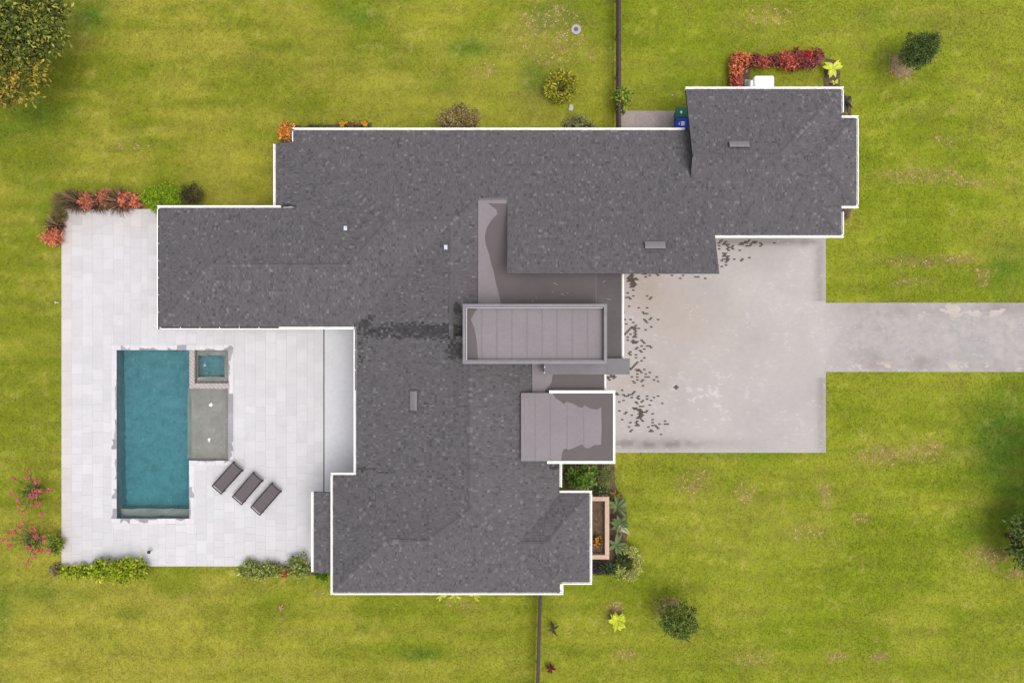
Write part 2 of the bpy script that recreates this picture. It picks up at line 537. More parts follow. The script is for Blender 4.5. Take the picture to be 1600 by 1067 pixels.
def paver_colour(x, y, rnd):
    px, py = x * PXM + 800, 533.5 - y * PXM
    c = np.array(lin(203, 195, 192))[None] * np.ones((len(x), 1))
    n1 = fbm(x, y, .35, 4, 40)
    n2 = fbm(x, y, 1.6, 4, 44)
    n3 = fbm(x, y, 4.5, 3, 49)
    c = c * (.86 + .20 * n1[:, None] + .09 * n2[:, None]) * (.985 + .03 * rnd[:, None])
    tan = np.exp(-((px - 1065) / 75) ** 2 - ((py - 500) / 62) ** 2) * .5 + np.exp(-((px - 1010) / 30) ** 2 - ((py - 455) / 26) ** 2) * .6 + np.exp(-((px - 1000) / 45) ** 2 - ((py - 590) / 30) ** 2) * .4
    c = c * (1 - tan[:, None]) + np.array(lin(188, 172, 158)) * tan[:, None]
    edge = np.exp(-((py - 693) / 9) ** 2) * np.exp(-((px - 1020) / 110) ** 2) * .8
    edge = np.maximum(edge, np.exp(-((px - 1280) / 9) ** 2) * .45 * (py < 470) + np.exp(-((px - 1283) / 8) ** 2) * .4 * (py > 590))
    edge = np.maximum(edge, np.exp(-((py - 378) / 6) ** 2) * .55 * (n2 > .42))
    edge = np.maximum(edge, np.exp(-((px - 1265) / 22) ** 2 - ((py - 378) / 7) ** 2) * .9)
    edge = edge * np.clip(n2 * 1.7, 0, 1)
    c = c * (1 - edge[:, None]) + np.array(lin(128, 118, 112)) * edge[:, None]
    lane = np.clip((px - 1285) / 60, 0, 1)
    g = lane * np.clip(.35 + np.exp(-((py - 481) / 13) ** 2) * .6 + np.exp(-((py - 566) / 14) ** 2) * .7, 0, 1) * np.clip((n1 - .3) * 2.6, 0, 1)
    c = c * (1 - lane[:, None] * .05)
    c = c * (1 - g[:, None] * .75) + np.array(lin(158, 146, 140)) * g[:, None] * .75
    cool_ = lane * np.clip((n2 - .45) * 3, 0, 1) * .4
    c = c * (1 - cool_[:, None]) + np.array(lin(178, 176, 182)) * cool_[:, None]
    mott = lane * np.clip((n3 * .5 + n2 * .5 - .5) * 5, -1, 1) * .11
    c = c * (1 - mott[:, None])
    pale = lane * (n2 > .60) * np.clip(np.exp(-((py - 484) / 14) ** 2) + np.exp(-((py - 573) / 7) ** 2), 0, 1) * .8
    c = c * (1 - pale[:, None]) + np.array(lin(222, 208, 194)) * pale[:, None]
    efl = ((n3 > .62) & (n2 > .5)) * np.exp(-((px - 1110) / 70) ** 2 - ((py - 625) / 50) ** 2)
    efl = np.maximum(efl, .4 * ((n3 > .70) & (n2 > .52)))
    efl = np.clip(efl, 0, 1)[:, None] * .7
    return c * (1 - efl) + np.array(lin(228, 222, 222)) * efl


wet_px = [(987, 441, 8, 12, 1.0), (997, 452, 9, 12, .35), (984, 462, 6, 6, .8), (988, 500, 14, 10, .35), (994, 522, 16, 14, .5), (1000, 545, 16, 14, .33), (1006, 560, 12, 12, .42), (992, 580, 14, 10, .4),
          (1012, 590, 14, 10, .35), (955, 588, 8, 6, .9), (990, 592, 10, 6, .6), (1016, 600, 14, 10, .4), (975, 618, 22, 10, .35), (1008, 620, 18, 8, .45), (998, 645, 22, 8, .45),
          (999, 658, 7, 9, .8), (1015, 665, 26, 12, .25), (980, 668, 18, 12, .25), (985, 640, 26, 30, .15), (1000, 500, 24, 40, .12), (1130, 384, 8, 9, .8), (1134, 402, 6, 12, .8), (1128, 415, 8, 6, .6), (1148, 385, 10, 10, .35),
          (1168, 380, 13, 6, .75), (1190, 380, 10, 6, .6), (1205, 381, 8, 5, .3), (1150, 405, 18, 12, .15), (1010, 432, 22, 5, .35), (1060, 433, 40, 4, .15), (1056, 606, 3, 4, .9), (1035, 570, 8, 8, .2),
          (1028, 650, 20, 30, .08)]
L, W = .16, .085
pv = MB()
xs, ys, sx, sy = [], [], [], []


def lay(x0, y0, x1, y1):
    r = 0
    y = y0
    while y < y1 - .02:
        off = -(r % 2) * L / 2
        x = x0 + off
        while x < x1 - .02:
            a, b = max(x, x0), min(x + L, x1)
            if b - a > .03:
                xs.append((a + b) / 2)
                ys.append(y + W / 2)
                sx.append((b - a) / 2 - .0005)
                sy.append(min(W, y1 - y) / 2 - .0005)
            x += L
        y += W
        r += 1


lay(*DRV)
lay(LANE[0], LANE[1], 32.5, LANE[3])
xs, ys, sx, sy = map(np.array, (xs, ys, sx, sy))
n = len(xs)
rnd = RNG.random(n)
pc = paver_colour(xs, ys, rnd)
ppx, ppy = xs * PXM + 800, 533.5 - ys * PXM
wetp = np.zeros(n)
for (cx_, cy_, rx_, ry_, s_) in wet_px:
    wetp = np.maximum(wetp, s_ * np.clip(1.55 - ((ppx - cx_) / rx_) ** 2 - ((ppy - cy_) / ry_) ** 2, 0, 1) ** .7)
cl = fbm(xs, ys, 2.5, 2, 60)
cl2 = fbm(xs, ys, 3.4, 2, 66)
wet = (cl * .5 + cl2 * .5 + RNG.uniform(-.27, .27, n)) > (.86 - wetp * .46)
wet &= wetp > .05
wet |= RNG.random(n) < wetp * .16
pc[wet] = np.array(lin(100, 86, 80)) * RNG.uniform(.8, 1.25, (wet.sum(), 1))
zt = .0282 + RNG.uniform(0, .0012, n)
V = np.zeros((n, 8, 3))
for k, (ax, ay) in enumerate(((-1, -1), (1, -1), (1, 1), (-1, 1))):
    V[:, k] = np.stack([xs + ax * sx, ys + ay * sy, np.full(n, .01)], 1)
    V[:, k + 4] = np.stack([xs + ax * (sx - .0006), ys + ay * (sy - .0006), zt], 1)
base = (np.arange(n) * 8)[:, None]
quads = [[4, 5, 6, 7]] + [[k, (k + 1) % 4, 4 + (k + 1) % 4, 4 + k] for k in range(4)]
F = np.concatenate([base + np.array(q)[None] for q in quads])
np_mesh('paver', V.reshape(-1, 3), F, np.repeat(pc[:, None], 8, 1).reshape(-1, 3), M['paver'], 'stuff', driveway)

cp = MB()
cp.box(PAD[0], PAD[2], PAD[1], PAD[3], -.03, .05)
tag(cp.obj('service_pad', M['pad']), kind='structure')

# ------------------------------------------------------------------ pool deck and tiles
LX0, LX1 = P(506.5, 0)[0], P(640, 0)[0]
dk = MB()
def deck_rects():
    x0, x1, x2, x3 = DX0, HOLE[0], HOLE[2], LX0
    return [(x0, DY0, x1, DY1), (x1, HOLE[3], x2, DY1), (x1, DY0, x2, HOLE[1]), (x2, DY0, x3, DY1)]


for r in deck_rects():
    dk.box(r[0], r[2], r[1], r[3], -.05, .03)
dk.box(POOL[2], HOLE[2], POOL[1], SHELF[1], -.05, .03)
deck = tag(dk.obj('pool_deck', M['grout']), kind='structure')
COPW = .30
avoid = [(POOL[0] - COPW, POOL[1] - COPW, POOL[2] + COPW, POOL[3] + COPW), (POOL[2], SHELF[1] - COPW, HOLE[2] + COPW, POOL[3] + COPW)]


def sub_rects(r, holes):
    out = [r]
    for h in holes:
        nxt = []
        for (x0, y0, x1, y1) in out:
            if h[0] >= x1 or h[2] <= x0 or h[1] >= y1 or h[3] <= y0:
                nxt.append((x0, y0, x1, y1))
                continue
            if h[0] > x0:
                nxt.append((x0, y0, h[0], y1))
            if h[2] < x1:
                nxt.append((h[2], y0, x1, y1))
            a, b = max(x0, h[0]), min(x1, h[2])
            if h[1] > y0:
                nxt.append((a, y0, b, h[1]))
            if h[3] < y1:
                nxt.append((a, h[3], b, y1))
        out = nxt
    return out


tiles = []
rt = random.Random(5)
x = DX0
roofed = [(-18.2, 1.2, -8.2, 7.0), (-9.3, -13.2, -5, -7.2)]
while x < LX0 - .02:
    w = rt.choice([.4, .6, .6])
    y = DY0 - rt.random() * .5
    while y < DY1:
        h = rt.choice([.4, .6, .6, .8])
        for (a, b, c, d) in sub_rects((x, max(y, DY0), min(x + w, LX0 - .03), min(y + h, DY1)), avoid):
            if c - a > .04 and d - b > .04 and not any(a > q[0] and c < q[2] and b > q[1] and d < q[3] for q in roofed):
                tiles.append((a, b, c, d))
        y += h
    x += w
tiles.sort(key=lambda t: -(t[2] - t[0]) * (t[3] - t[1]))


def tile_colour(a, b, c, d):
    mx, my = np.array([(a + c) / 2]), np.array([(b + d) / 2])
    k = .94 + .09 * rt.random() ** 1.5 + .06 * (float(fbm(mx, my, .3, 3, 70)[0]) - .5)
    wm = rt.random() * .02
    base = lin(231, 228, 231)
    px, py = mx[0] * PXM + 800, 533.5 - my[0] * PXM
    rust = .05 * math.exp(-((px - 103) / 12) ** 2) + .03 * math.exp(-((py - 345) / 30) ** 2)
    grime = .06 * math.exp(-((px - 115) / 25) ** 2 - ((py - 335) / 20) ** 2) * 3
    k *= 1 - grime
    return (base[0] * k, base[1] * k * (1 - wm * .5 - rust), base[2] * k * (1 - wm - rust * 2.2))


def tile_mesh(mb, a, b, c, d, col, z1=.05, lift=0.0):
    g = .0018
    mb.box(a + g, c - g, b + g, d - g, .02, z1 + lift, col, bevel=.002, bottom=False)


for t in tiles[:290]:
    mb = MB()
    mb_c = ((t[0] + t[2]) / 2, (t[1] + t[3]) / 2)
    tile_mesh(mb, t[0] - mb_c[0], t[1] - mb_c[1], t[2] - mb_c[0], t[3] - mb_c[1], tile_colour(*t), lift=rt.uniform(0, .002))
    mb.obj('tile', M['tile'], deck, (mb_c[0], mb_c[1], 0))
mb = MB()
for t in tiles[290:]:
    tile_mesh(mb, *t, tile_colour(*t), lift=rt.uniform(0, .002))
tag(mb.obj('tile', M['tile'], deck), kind='stuff')
# smooth lanai slab and the slot drain in front of it
mb = MB()
mb.box(LX0 + .035, LX1, DY0 + 3.2, P(0, 505)[1], -.05, .052)
tag(mb.obj('patio', M['slab']), kind='structure')
mb = MB()
mb.box(LX0 - .028, LX0 + .033, P(0, 770)[1], P(0, 512)[1], -.04, .042)
for i in range(60):
    y = P(0, 770)[1] + .08 + i * .16
    mb.box(LX0 - .022, LX0 + .027, y, y + .02, .042, .047)
tag(mb.obj('drain_channel', M['drain']), kind='structure')

# ------------------------------------------------------------------ swimming pool
pool = thing('swimming_pool', 'rectangular teal swimming pool with raised spa corner and shallow sun shelf', 'pool', (0, 0, 0))
mb = MB()
WT = .2
zb = -1.75
# walls and floors of the basin (solid shells, open upwards)
mb.box(POOL[0] - WT, POOL[0], POOL[1] - WT, POOL[3] + WT, -2.2, .02, mi=1)
mb.box(POOL[0], HOLE[2], POOL[3], POOL[3] + WT, -2.2, .02, mi=1)
mb.box(POOL[0], POOL[2] + WT, POOL[1] - WT, POOL[1], -2.2, .02, mi=1)
mb.box(POOL[2], POOL[2] + WT, POOL[1], SHELF[1], -2.2, .02, mi=1)
mb.box(HOLE[2], HOLE[2] + WT, SHELF[1] - WT, POOL[3] + WT, -2.2, .02)
mb.box(POOL[2] + WT, HOLE[2], SHELF[1] - WT, SHELF[1], -2.2, .02)
# sloping floor of the main basin
f0, f1 = -1.0, -1.35
mb.rings([[(POOL[0], POOL[1], -2.2), (POOL[2], POOL[1], -2.2), (POOL[2], POOL[3], -2.2), (POOL[0], POOL[3], -2.2)],
          [(POOL[0], POOL[1], f1), (POOL[2], POOL[1], f1), (POOL[2], POOL[3], f0), (POOL[0], POOL[3], f0)]], mi=1)
mb.obj('basin', [M['plaster'], M['plaster_blue']], pool)
mb = MB()
mb.box(POOL[0] + .001, POOL[2] - .001, POOL[1] + .001, P(0, 797.5)[1], -1.9, -.55)
mb.obj('bench', M['plaster'], pool)
mb = MB()
sx_ = P(286, 0)[0]
mb.box(sx_, SHELF[0] - .002, SHELF[1], SHELF[3] + .05, -2.0, -.70)
mb.obj('step', M['plaster'], pool)
mb = MB()
mb.box(SHELF[0], SHELF[2] - .001, SHELF[1] + .001, SHELF[3] + .3, -2.1, -.34)
mb.obj('sun_shelf', M['plaster'], pool)
# spa: seat ring and deeper well
s0 = P(306, 0)[0], P(0, 589)[1], P(348, 0)[0], P(0, 555)[1]
mb = MB()
for r in [(SPA[0], SPA[1], s0[0], SPA[3]), (s0[2], SPA[1], HOLE[2], SPA[3]), (s0[0], SPA[1], s0[2], s0[1]), (s0[0], s0[3], s0[2], SPA[3])]:
    mb.box(r[0], r[2], r[1], r[3], -2.1, -.34)
mb.obj('spa_seat', M['plaster'], pool)
mb = MB()
mb.box(s0[0], s0[2], s0[1], s0[3], -2.1, -.80)
mb.obj('spa_floor', M['plaster_blue'], pool)
# spa wall with mosaic rim
wx0, wx1 = P(296.5, 0)[0], P(304.5, 0)[0]
wy0, wy1 = P(0, 607)[1], P(0, 598.5)[1]
mb = MB()
mb.box(wx0, wx1, wy0, POOL[3], -2.1, .045)
mb.box(wx1, HOLE[2], wy0, wy1, -2.1, .045)
spaw = mb.obj('spa_wall', M['plaster'], pool)
mb = MB()
rm = random.Random(2)


def mosaic(x0, y0, x1, y1):
    nx_, ny_ = max(1, round((x1 - x0) / .075)), max(1, round((y1 - y0) / .075))
    for i in range(nx_):
        for j in range(ny_):
            a, b = x0 + (x1 - x0) * i / nx_, y0 + (y1 - y0) * j / ny_
            k = rm.uniform(.85, 1.1)
            c = lin(208, 202, 200) if (i + j) % 3 else lin(168, 160, 160)
            mb.box(a + .005, a + (x1 - x0) / nx_ - .005, b + .005, b + (y1 - y0) / ny_ - .005, .04, .052, tuple(v * k for v in c), bottom=False)


mosaic(wx0, wy0, wx1, POOL[3])
mosaic(wx1, wy0, HOLE[2], wy1)
tag(mb.obj('mosaic_tile', M['mosaic'], spaw), kind='stuff')
# coping stones, each one a part; splash-wet grey spots near the water
rc = random.Random(9)


def coping_run(x0, y0, x1, y1, horizontal, inner):
    ln_ = (x1 - x0) if horizontal else (y1 - y0)
    k = max(1, round(ln_ / .56))
    for i in range(k):
        a = ln_ * i / k
        b = ln_ * (i + 1) / k
        r = (x0 + a, y0, x0 + b, y1) if horizontal else (x0, y0 + a, x1, y0 + b)
        q = MB()
        kk = rc.uniform(.97, 1.05)
        cdry = tuple(v * kk for v in lin(238, 233, 236))
        kw = rc.uniform(.85, 1.1)
        cwet = tuple(v * kw for v in lin(176, 172, 178))
        mx_, my_ = (r[0] + r[2]) / 2, (r[1] + r[3]) / 2
        n_ = 30
        m_ = 14
        u = rc.random()
        wetness = (1.0 if u < .34 else .45 if u < .6 else 0.0) * (2.0 if inner == 'full' else 1.0)
        sd_ = rc.random() * 40
        x_0, x_1, y_0, y_1 = r[0] + .004 - mx_, r[2] - .004 - mx_, r[1] + .004 - my_, r[3] - .004 - my_
        NX, NY = (n_, m_) if horizontal else (m_, n_)
        for ii in range(NX):
            for jj in range(NY):
                u0, u1 = ii / NX, (ii + 1) / NX
                v0, v1 = jj / NY, (jj + 1) / NY
                uc, vc = (u0 + u1) / 2, (v0 + v1) / 2
                along, across = (uc, vc) if horizontal else (vc, uc)
                if inner == 'hi':
                    across = 1 - across                  # distance from the water, 0..1
                nn = float(vnoise(np.array([along * 1.4 + sd_]), np.array([sd_]), 1.3)[0])
                wetq = across < wetness * (.15 + nn * 1.1) - .05 or inner == 'full'
                q.poly([(x_0 + (x_1 - x_0) * u0, y_0 + (y_1 - y_0) * v0, .056), (x_0 + (x_1 - x_0) * u1, y_0 + (y_1 - y_0) * v0, .056),
                        (x_0 + (x_1 - x_0) * u1, y_0 + (y_1 - y_0) * v1, .056), (x_0 + (x_1 - x_0) * u0, y_0 + (y_1 - y_0) * v1, .056)], cwet if wetq else cdry)
        q.rings([[(x_0, y_0, 0), (x_1, y_0, 0), (x_1, y_1, 0), (x_0, y_1, 0)], [(x_0, y_0, .056), (x_1, y_0, .056), (x_1, y_1, .056), (x_0, y_1, .056)]], cdry, cap=(True, False))
        q.obj('coping_stone', M['coping'], pool, (mx_, my_, 0))


coping_run(POOL[0] - COPW, POOL[1], POOL[0], POOL[3], False, 'hi')
coping_run(POOL[0] - COPW, POOL[3], HOLE[2] + COPW, POOL[3] + COPW, True, 'lo')
coping_run(POOL[0] - COPW, POOL[1] - COPW, POOL[2] + COPW, POOL[1], True, 'hi')
coping_run(POOL[2], POOL[1], POOL[2] + COPW, SHELF[1] - COPW, False, 'lo')
coping_run(POOL[2], SHELF[1] - COPW, HOLE[2] + COPW, SHELF[1], True, 'hi')
coping_run(HOLE[2], SHELF[1], HOLE[2] + COPW, P(0, 690)[1], False, 'lo')
coping_run(HOLE[2], P(0, 690)[1], HOLE[2] + COPW, P(0, 615)[1], False, 'full')
coping_run(HOLE[2], P(0, 615)[1], HOLE[2] + COPW, POOL[3], False, 'lo')
# water: closed bodies
mb = MB()
e = .002
ZW = -.07
L6 = [(POOL[0] - e, POOL[1] - e), (POOL[2] + e, POOL[1] - e), (POOL[2] + e, SHELF[1] - e), (SHELF[2] + e, SHELF[1] - e), (SHELF[2] + e, SHELF[3] - e), (POOL[2] + .01, SHELF[3] - e), (POOL[2] + .01, POOL[3] + e), (POOL[0] - e, POOL[3] + e)]
mb.prism(L6, -2.0, ZW)
mb.obj('water', M['water'], pool)
mb = MB()
mb.box(SPA[0] - .02, HOLE[2] + e, SPA[1] - .02, SPA[3] + e, -2.0, -.03)
mb.obj('spa_water', M['water'], pool)
for (px, py, rr, big) in ((328.5, 632.5, .075, 1), (326, 688, .085, 0)):
    x, y = P(px, py)
    q = MB()
    r_ = random.Random(px)
    for i in range(34 if big else 26):
        a_, d_ = r_.uniform(0, 6.28), rr * r_.random() ** .7 * 1.25
        s_ = r_.uniform(.012, .035)
        ex, ey = (1, 1) if big else (.6, 1.5)
        q.lathe([(s_ * .9, -.015), (s_, .0), (s_ * .6, s_ * .6), (.001, s_ * .8)], math.cos(a_) * d_ * ex, math.sin(a_) * d_ * ey, 6)
    tag(q.obj('bubbler', M['foam'], pool, (x, y, ZW + .01)), kind='stuff')
x, y = P(320, 571)
q = MB()
for i in range(14):
    a_, d_ = random.uniform(0, 6.28), .11 * random.random()
    q.lathe([(.012, -.01), (.012, .003), (.001, .008)], math.cos(a_) * d_, math.sin(a_) * d_, 5)
tag(q.obj('bubbler', M['foam'], pool, (x, y, -.028)), kind='stuff')

# ------------------------------------------------------------------ house
house = thing('house', 'large white house under a sprawling dark grey shingled hip roof', 'house')
EZ, K, KS = 3.2, .36, .448
dark_marks = [  # photo px centre, radii, strength, height: rain-wet streaks on the shingles, and darker marks in the roof creases
    (640, 517, 90, 11, .75, 3.9), (712, 483, 10, 8, 1.0, 4.9), (712, 548, 12, 13, 1.0, 4.9), (700, 520, 30, 12, .55, 4.6), (570, 505, 9, 6, .8, 3.3), (580, 497, 5, 5, .7, 3.4), (565, 545, 4, 22, .4, 3.3),
    (755, 313, 7, 4, 1.0, 4.6), (450, 322, 13, 2.6, 1.0, 3.2), (572, 733, 14, 3, .9, 3.2), (600, 738, 12, 1.6, .9, 3.3), (872, 728, 12, 5, .8, 3.4)]


def shingle_colour(x, y, z, r):
    u = r.random()
    px = x * PXM / (1 - z / H) + 800
    py = 533.5 - y * PXM / (1 - z / H)
    k = r.gauss(.97, .085)
    if u < .05:
        c = lin(128, 124, 127)
    elif u < .15:
        c = lin(94, 91, 94)
    elif u < .15:
        c = lin(114, 102, 101)
    else:
        c = lin(108, 104, 107)
    cool = min(1, max(0, (px - 720) / 200))
    cool = abs(px - 780) / 700
    c = (c[0] * k, c[1] * k, c[2] * k * (.985 + .04 * cool))
    for (cx_, cy_, rx_, ry_, s_, zz) in dark_marks:
        dd = ((px - cx_) / rx_) ** 2 + ((py - cy_) / ry_) ** 2
        if dd < 1.5 and r.random() < s_ * (1.25 - .6 * dd):
            f_ = r.uniform(.36, .62)
            return tuple(v * f_ for v in c)
    return c


def crossings(poly, s):
    """poly in (u along row, v up slope): u-crossings at v = s, sorted"""
    out = []
    for i in range(len(poly)):
        a, b = poly[i], poly[(i + 1) % len(poly)]
        if (a[1] <= s) != (b[1] <= s):
            out.append(a[0] + (s - a[1]) / (b[1] - a[1]) * (b[0] - a[0]))
    return sorted(out)


def roof_plane(poly, fz, up, eave=None, seed=0):
    """poly plan polygon, fz(x,y) height, up = unit plan vector upslope, eave = offset of eave line along up"""
    if eave is not None:
        poly = clip(poly, up[0], up[1], eave + .13)
    poly = ccw(poly)
    mb = MB()
    mb.prism(poly, lambda x, y: fz(x, y) - .14, lambda x, y: fz(x, y) - .012)
    deck_o = mb.obj('roof', M['deckboard'], house)
    ux, uy = up
    ax, ay = uy, -ux                                   # along-row direction
    loc = [(p[0] * ax + p[1] * ay, p[0] * ux + p[1] * uy) for p in poly]
    v0, v1 = min(p[1] for p in loc), max(p[1] for p in loc)
    r = random.Random(seed)
    sb = MB()
    ex = .14
    s = v0
    X = lambda u, v: (u * ax + v * ux, u * ay + v * uy)

    def zat(u, v):
        x_, y_ = X(u, v)
        return fz(x_, y_)
    while s < v1:
        t = min(s + ex, v1)
        lo, hi = crossings(loc, s + 1e-4), crossings(loc, t - 1e-4)
        mid = crossings(loc, (s + t) / 2)
        if len(lo) != len(hi) or len(lo) != len(mid):
            lo = hi = mid
        for i in range(0, len(mid) - 1, 2):
            a, b = mid[i], mid[i + 1]
            if b - a < .01:
                continue
            u = a
            while u < b - 1e-6:
                w = r.choice((.05, .06, .075, .09, .11, .15))
                e_ = min(u + w, b)
                if b - e_ < .05:
                    e_ = b
                g0, g1 = (u - a) / (b - a), (e_ - a) / (b - a)
                ulo, elo = (lo[i] if g0 < 1e-6 else max(lo[i], u)), (lo[i + 1] if g1 > 1 - 1e-6 else min(lo[i + 1], e_))
                uhi, ehi = (hi[i] if g0 < 1e-6 else max(hi[i], u)), (hi[i + 1] if g1 > 1 - 1e-6 else min(hi[i + 1], e_))
                th = r.choice((.008, .012, .018, .024))
                xm, ym = X((u + e_) / 2, (s + t) / 2)
                c = shingle_colour(xm, ym, fz(xm, ym), r)
                A, B = X(ulo, s), X(elo, s)
                Cq, D = X(ehi, t), X(uhi, t)
                za, zb_, zc, zd = fz(*A), fz(*B), fz(*Cq), fz(*D)
                n0 = len(sb.v)
                sb.v += [(*A, za + th), (*B, zb_ + th), (*Cq, zc + .003), (*D, zd + .003), (*A, za - .012), (*B, zb_ - .012)]
                sb.c += [c] * 6
                sb.f += [(n0, n0 + 1, n0 + 2, n0 + 3), (n0 + 4, n0 + 5, n0 + 1, n0)]
                sb.mi += [0, 0]
                u = e_
        s = t
    tag(sb.obj('shingle', M['shingle'], deck_o), kind='stuff')
    return deck_o


PL = [
    # polygon, z function, upslope, eave offset
    ([(-11.676, 11.335), (-6.33, 5.99), (-3.064, 5.99), (-1.758, 7.307), (-.22, 7.307), (-.22, 3.32), (10.15, 3.32), (10.15, 11.335)], lambda x, y: EZ + K * (11.335 - y), (0, -1), -11.335),
    ([(-11.676, 11.335), (-6.33, 5.99), (-8.391, 3.932), (-11.676, 7.217), (-12.82, 7.217), (-12.82, 10.60), (-11.676, 10.60)], lambda x, y: EZ + K * (x + 11.676), (1, 0), -12.82),
    ([(-18.858, 7.217), (-15.573, 3.932), (-8.391, 3.932), (-11.676, 7.217)], lambda x, y: EZ + K * (7.217 - y), (0, -1), -7.217),
    ([(-18.858, 7.217), (-18.858, .647), (-15.573, 3.932)], lambda x, y: EZ + K * (x + 18.858), (1, 0), -18.858),
    ([(-18.858, .647), (-8.408, .647), (-3.064, 5.99), (-6.33, 5.99), (-8.391, 3.932), (-15.573, 3.932)], lambda x, y: EZ + K * (y - .647), (0, 1), .647),
    ([(-8.408, .647), (-3.064, 5.99), (-3.064, .3), (-2.077, .3), (-2.077, -8.358), (-4.38, -10.21), (-8.408, -6.978)], lambda x, y: EZ + K * (x + 8.408), (1, 0), -8.408),
    ([(-3.064, 5.99), (-1.758, 7.307), (-1.758, .3), (-3.064, .3)], lambda x, y: 5.124 - K * (x + 3.064), (-1, 0), None),
    ([(-2.077, .3), (2.655, .3), (2.655, -7.931), (.344, -10.4155), (2.655, -12.90), (2.655, -13.446), (-2.077, -8.358)], lambda x, y: EZ + .4815 * (2.655 - x), (-1, 0), -2.655),
    ([(-9.633, -13.446), (-6.40, -10.21), (-4.38, -10.21), (-2.077, -8.358), (2.655, -13.446)], lambda x, y: EZ + KS * (y + 13.446), (0, 1), -13.446),
    ([(-9.633, -6.978), (-6.40, -10.21), (-4.38, -10.21), (-8.408, -6.978)], lambda x, y: EZ + KS * (-6.978 - y), (0, -1), 6.978),
    ([(-9.633, -6.978), (-9.633, -13.446), (-6.40, -10.21)], lambda x, y: EZ + KS * (x + 9.633), (1, 0), -9.633),
    ([(2.655, -7.931), (.344, -10.4155), (1.77, -10.4155), (4.255, -7.931)], lambda x, y: EZ + KS * (-7.931 - y), (0, -1), 7.931),
    ([(4.255, -7.931), (1.77, -10.4155), (4.255, -12.90)], lambda x, y: EZ + KS * (4.255 - x), (-1, 0), -4.255),
    ([(4.255, -12.90), (1.77, -10.4155), (.344, -10.4155), (2.655, -12.90)], lambda x, y: EZ + KS * (y + 12.90), (0, 1), -12.90),
    # garage wing
    ([(9.22, 13.514), (17.63, 13.514), (13.63, 9.514), (9.22, 9.514)], lambda x, y: EZ + K * (13.514 - y), (0, -1), -13.514),
    ([(9.22, 9.514), (13.63, 9.514), (17.63, 5.514), (9.22, 5.514)], lambda x, y: EZ + K * (y - 5.514), (0, 1), 5.514),
    ([(17.63, 13.514), (13.63, 9.514), (17.63, 5.514), (17.63, 7.08), (15.18, 9.53), (17.63, 11.98)], lambda x, y: EZ + K * (17.63 - x), (-1, 0), -17.63),
    ([(17.63, 11.98), (15.18, 9.53), (15.965, 9.53), (18.415, 11.98)], lambda x, y: EZ + K * (11.98 - y), (0, -1), -11.98),
    ([(18.415, 11.98), (15.965, 9.53), (18.415, 7.08)], lambda x, y: EZ + K * (18.415 - x), (-1, 0), -18.415),
    ([(18.415, 7.08), (15.965, 9.53), (15.18, 9.53), (17.63, 7.08)], lambda x, y: EZ + K * (y - 7.08), (0, 1), 7.08),
    # small lean-to roof by the pool deck
    ([(-10.82, -8.10), (-10.82, -12.44), (-9.45, -12.44), (-9.45, -8.10)], lambda x, y: 2.66 + .2 * (x + 10.82), (1, 0), -10.82),
]
planes = [roof_plane(p, f, u, e_, i) for i, (p, f, u, e_) in enumerate(PL)]

# ridge and hip caps: rows of short overlapping pieces
rb = MB()
rr = random.Random(4)


def caps(a, b):
    a, b = Vector(a), Vector(b)
    d = (b - a)
    L_ = d.length
    d.normalize()
    s_ = Vector((0, 0, 1)).cross(d).normalized()
    k = int(L_ / .15)
    for i in range(k):
        p, q = a + d * (L_ * i / k), a + d * (L_ * (i + 1) / k + .02)
        u = rr.random()
        c = lin(128, 124, 128) if u < .14 else lin(99, 95, 99) if u < .25 else lin(111, 103, 104) if u < .32 else lin(107, 103, 107)
        t0, t1 = .045 + rr.uniform(0, .012), .03
        for sg in (1, -1):
            w = s_ * .115 * sg
            dn = Vector((0, 0, -.05))
            pts = [p + Vector((0, 0, t0)), q + Vector((0, 0, t1)), q + w + dn + Vector((0, 0, t1)), p + w + dn + Vector((0, 0, t0))]
            if sg > 0:
                pts = pts[::-1]
            rb.poly(pts, c)
        rb.poly([p - s_ * .115 + Vector((0, 0, t0 - .05)), p + Vector((0, 0, t0)), p + s_ * .115 + Vector((0, 0, t0 - .05)), p + s_ * .115 + Vector((0, 0, -.06)), p - s_ * .115 + Vector((0, 0, -.06))], tuple(v * .9 for v in c))


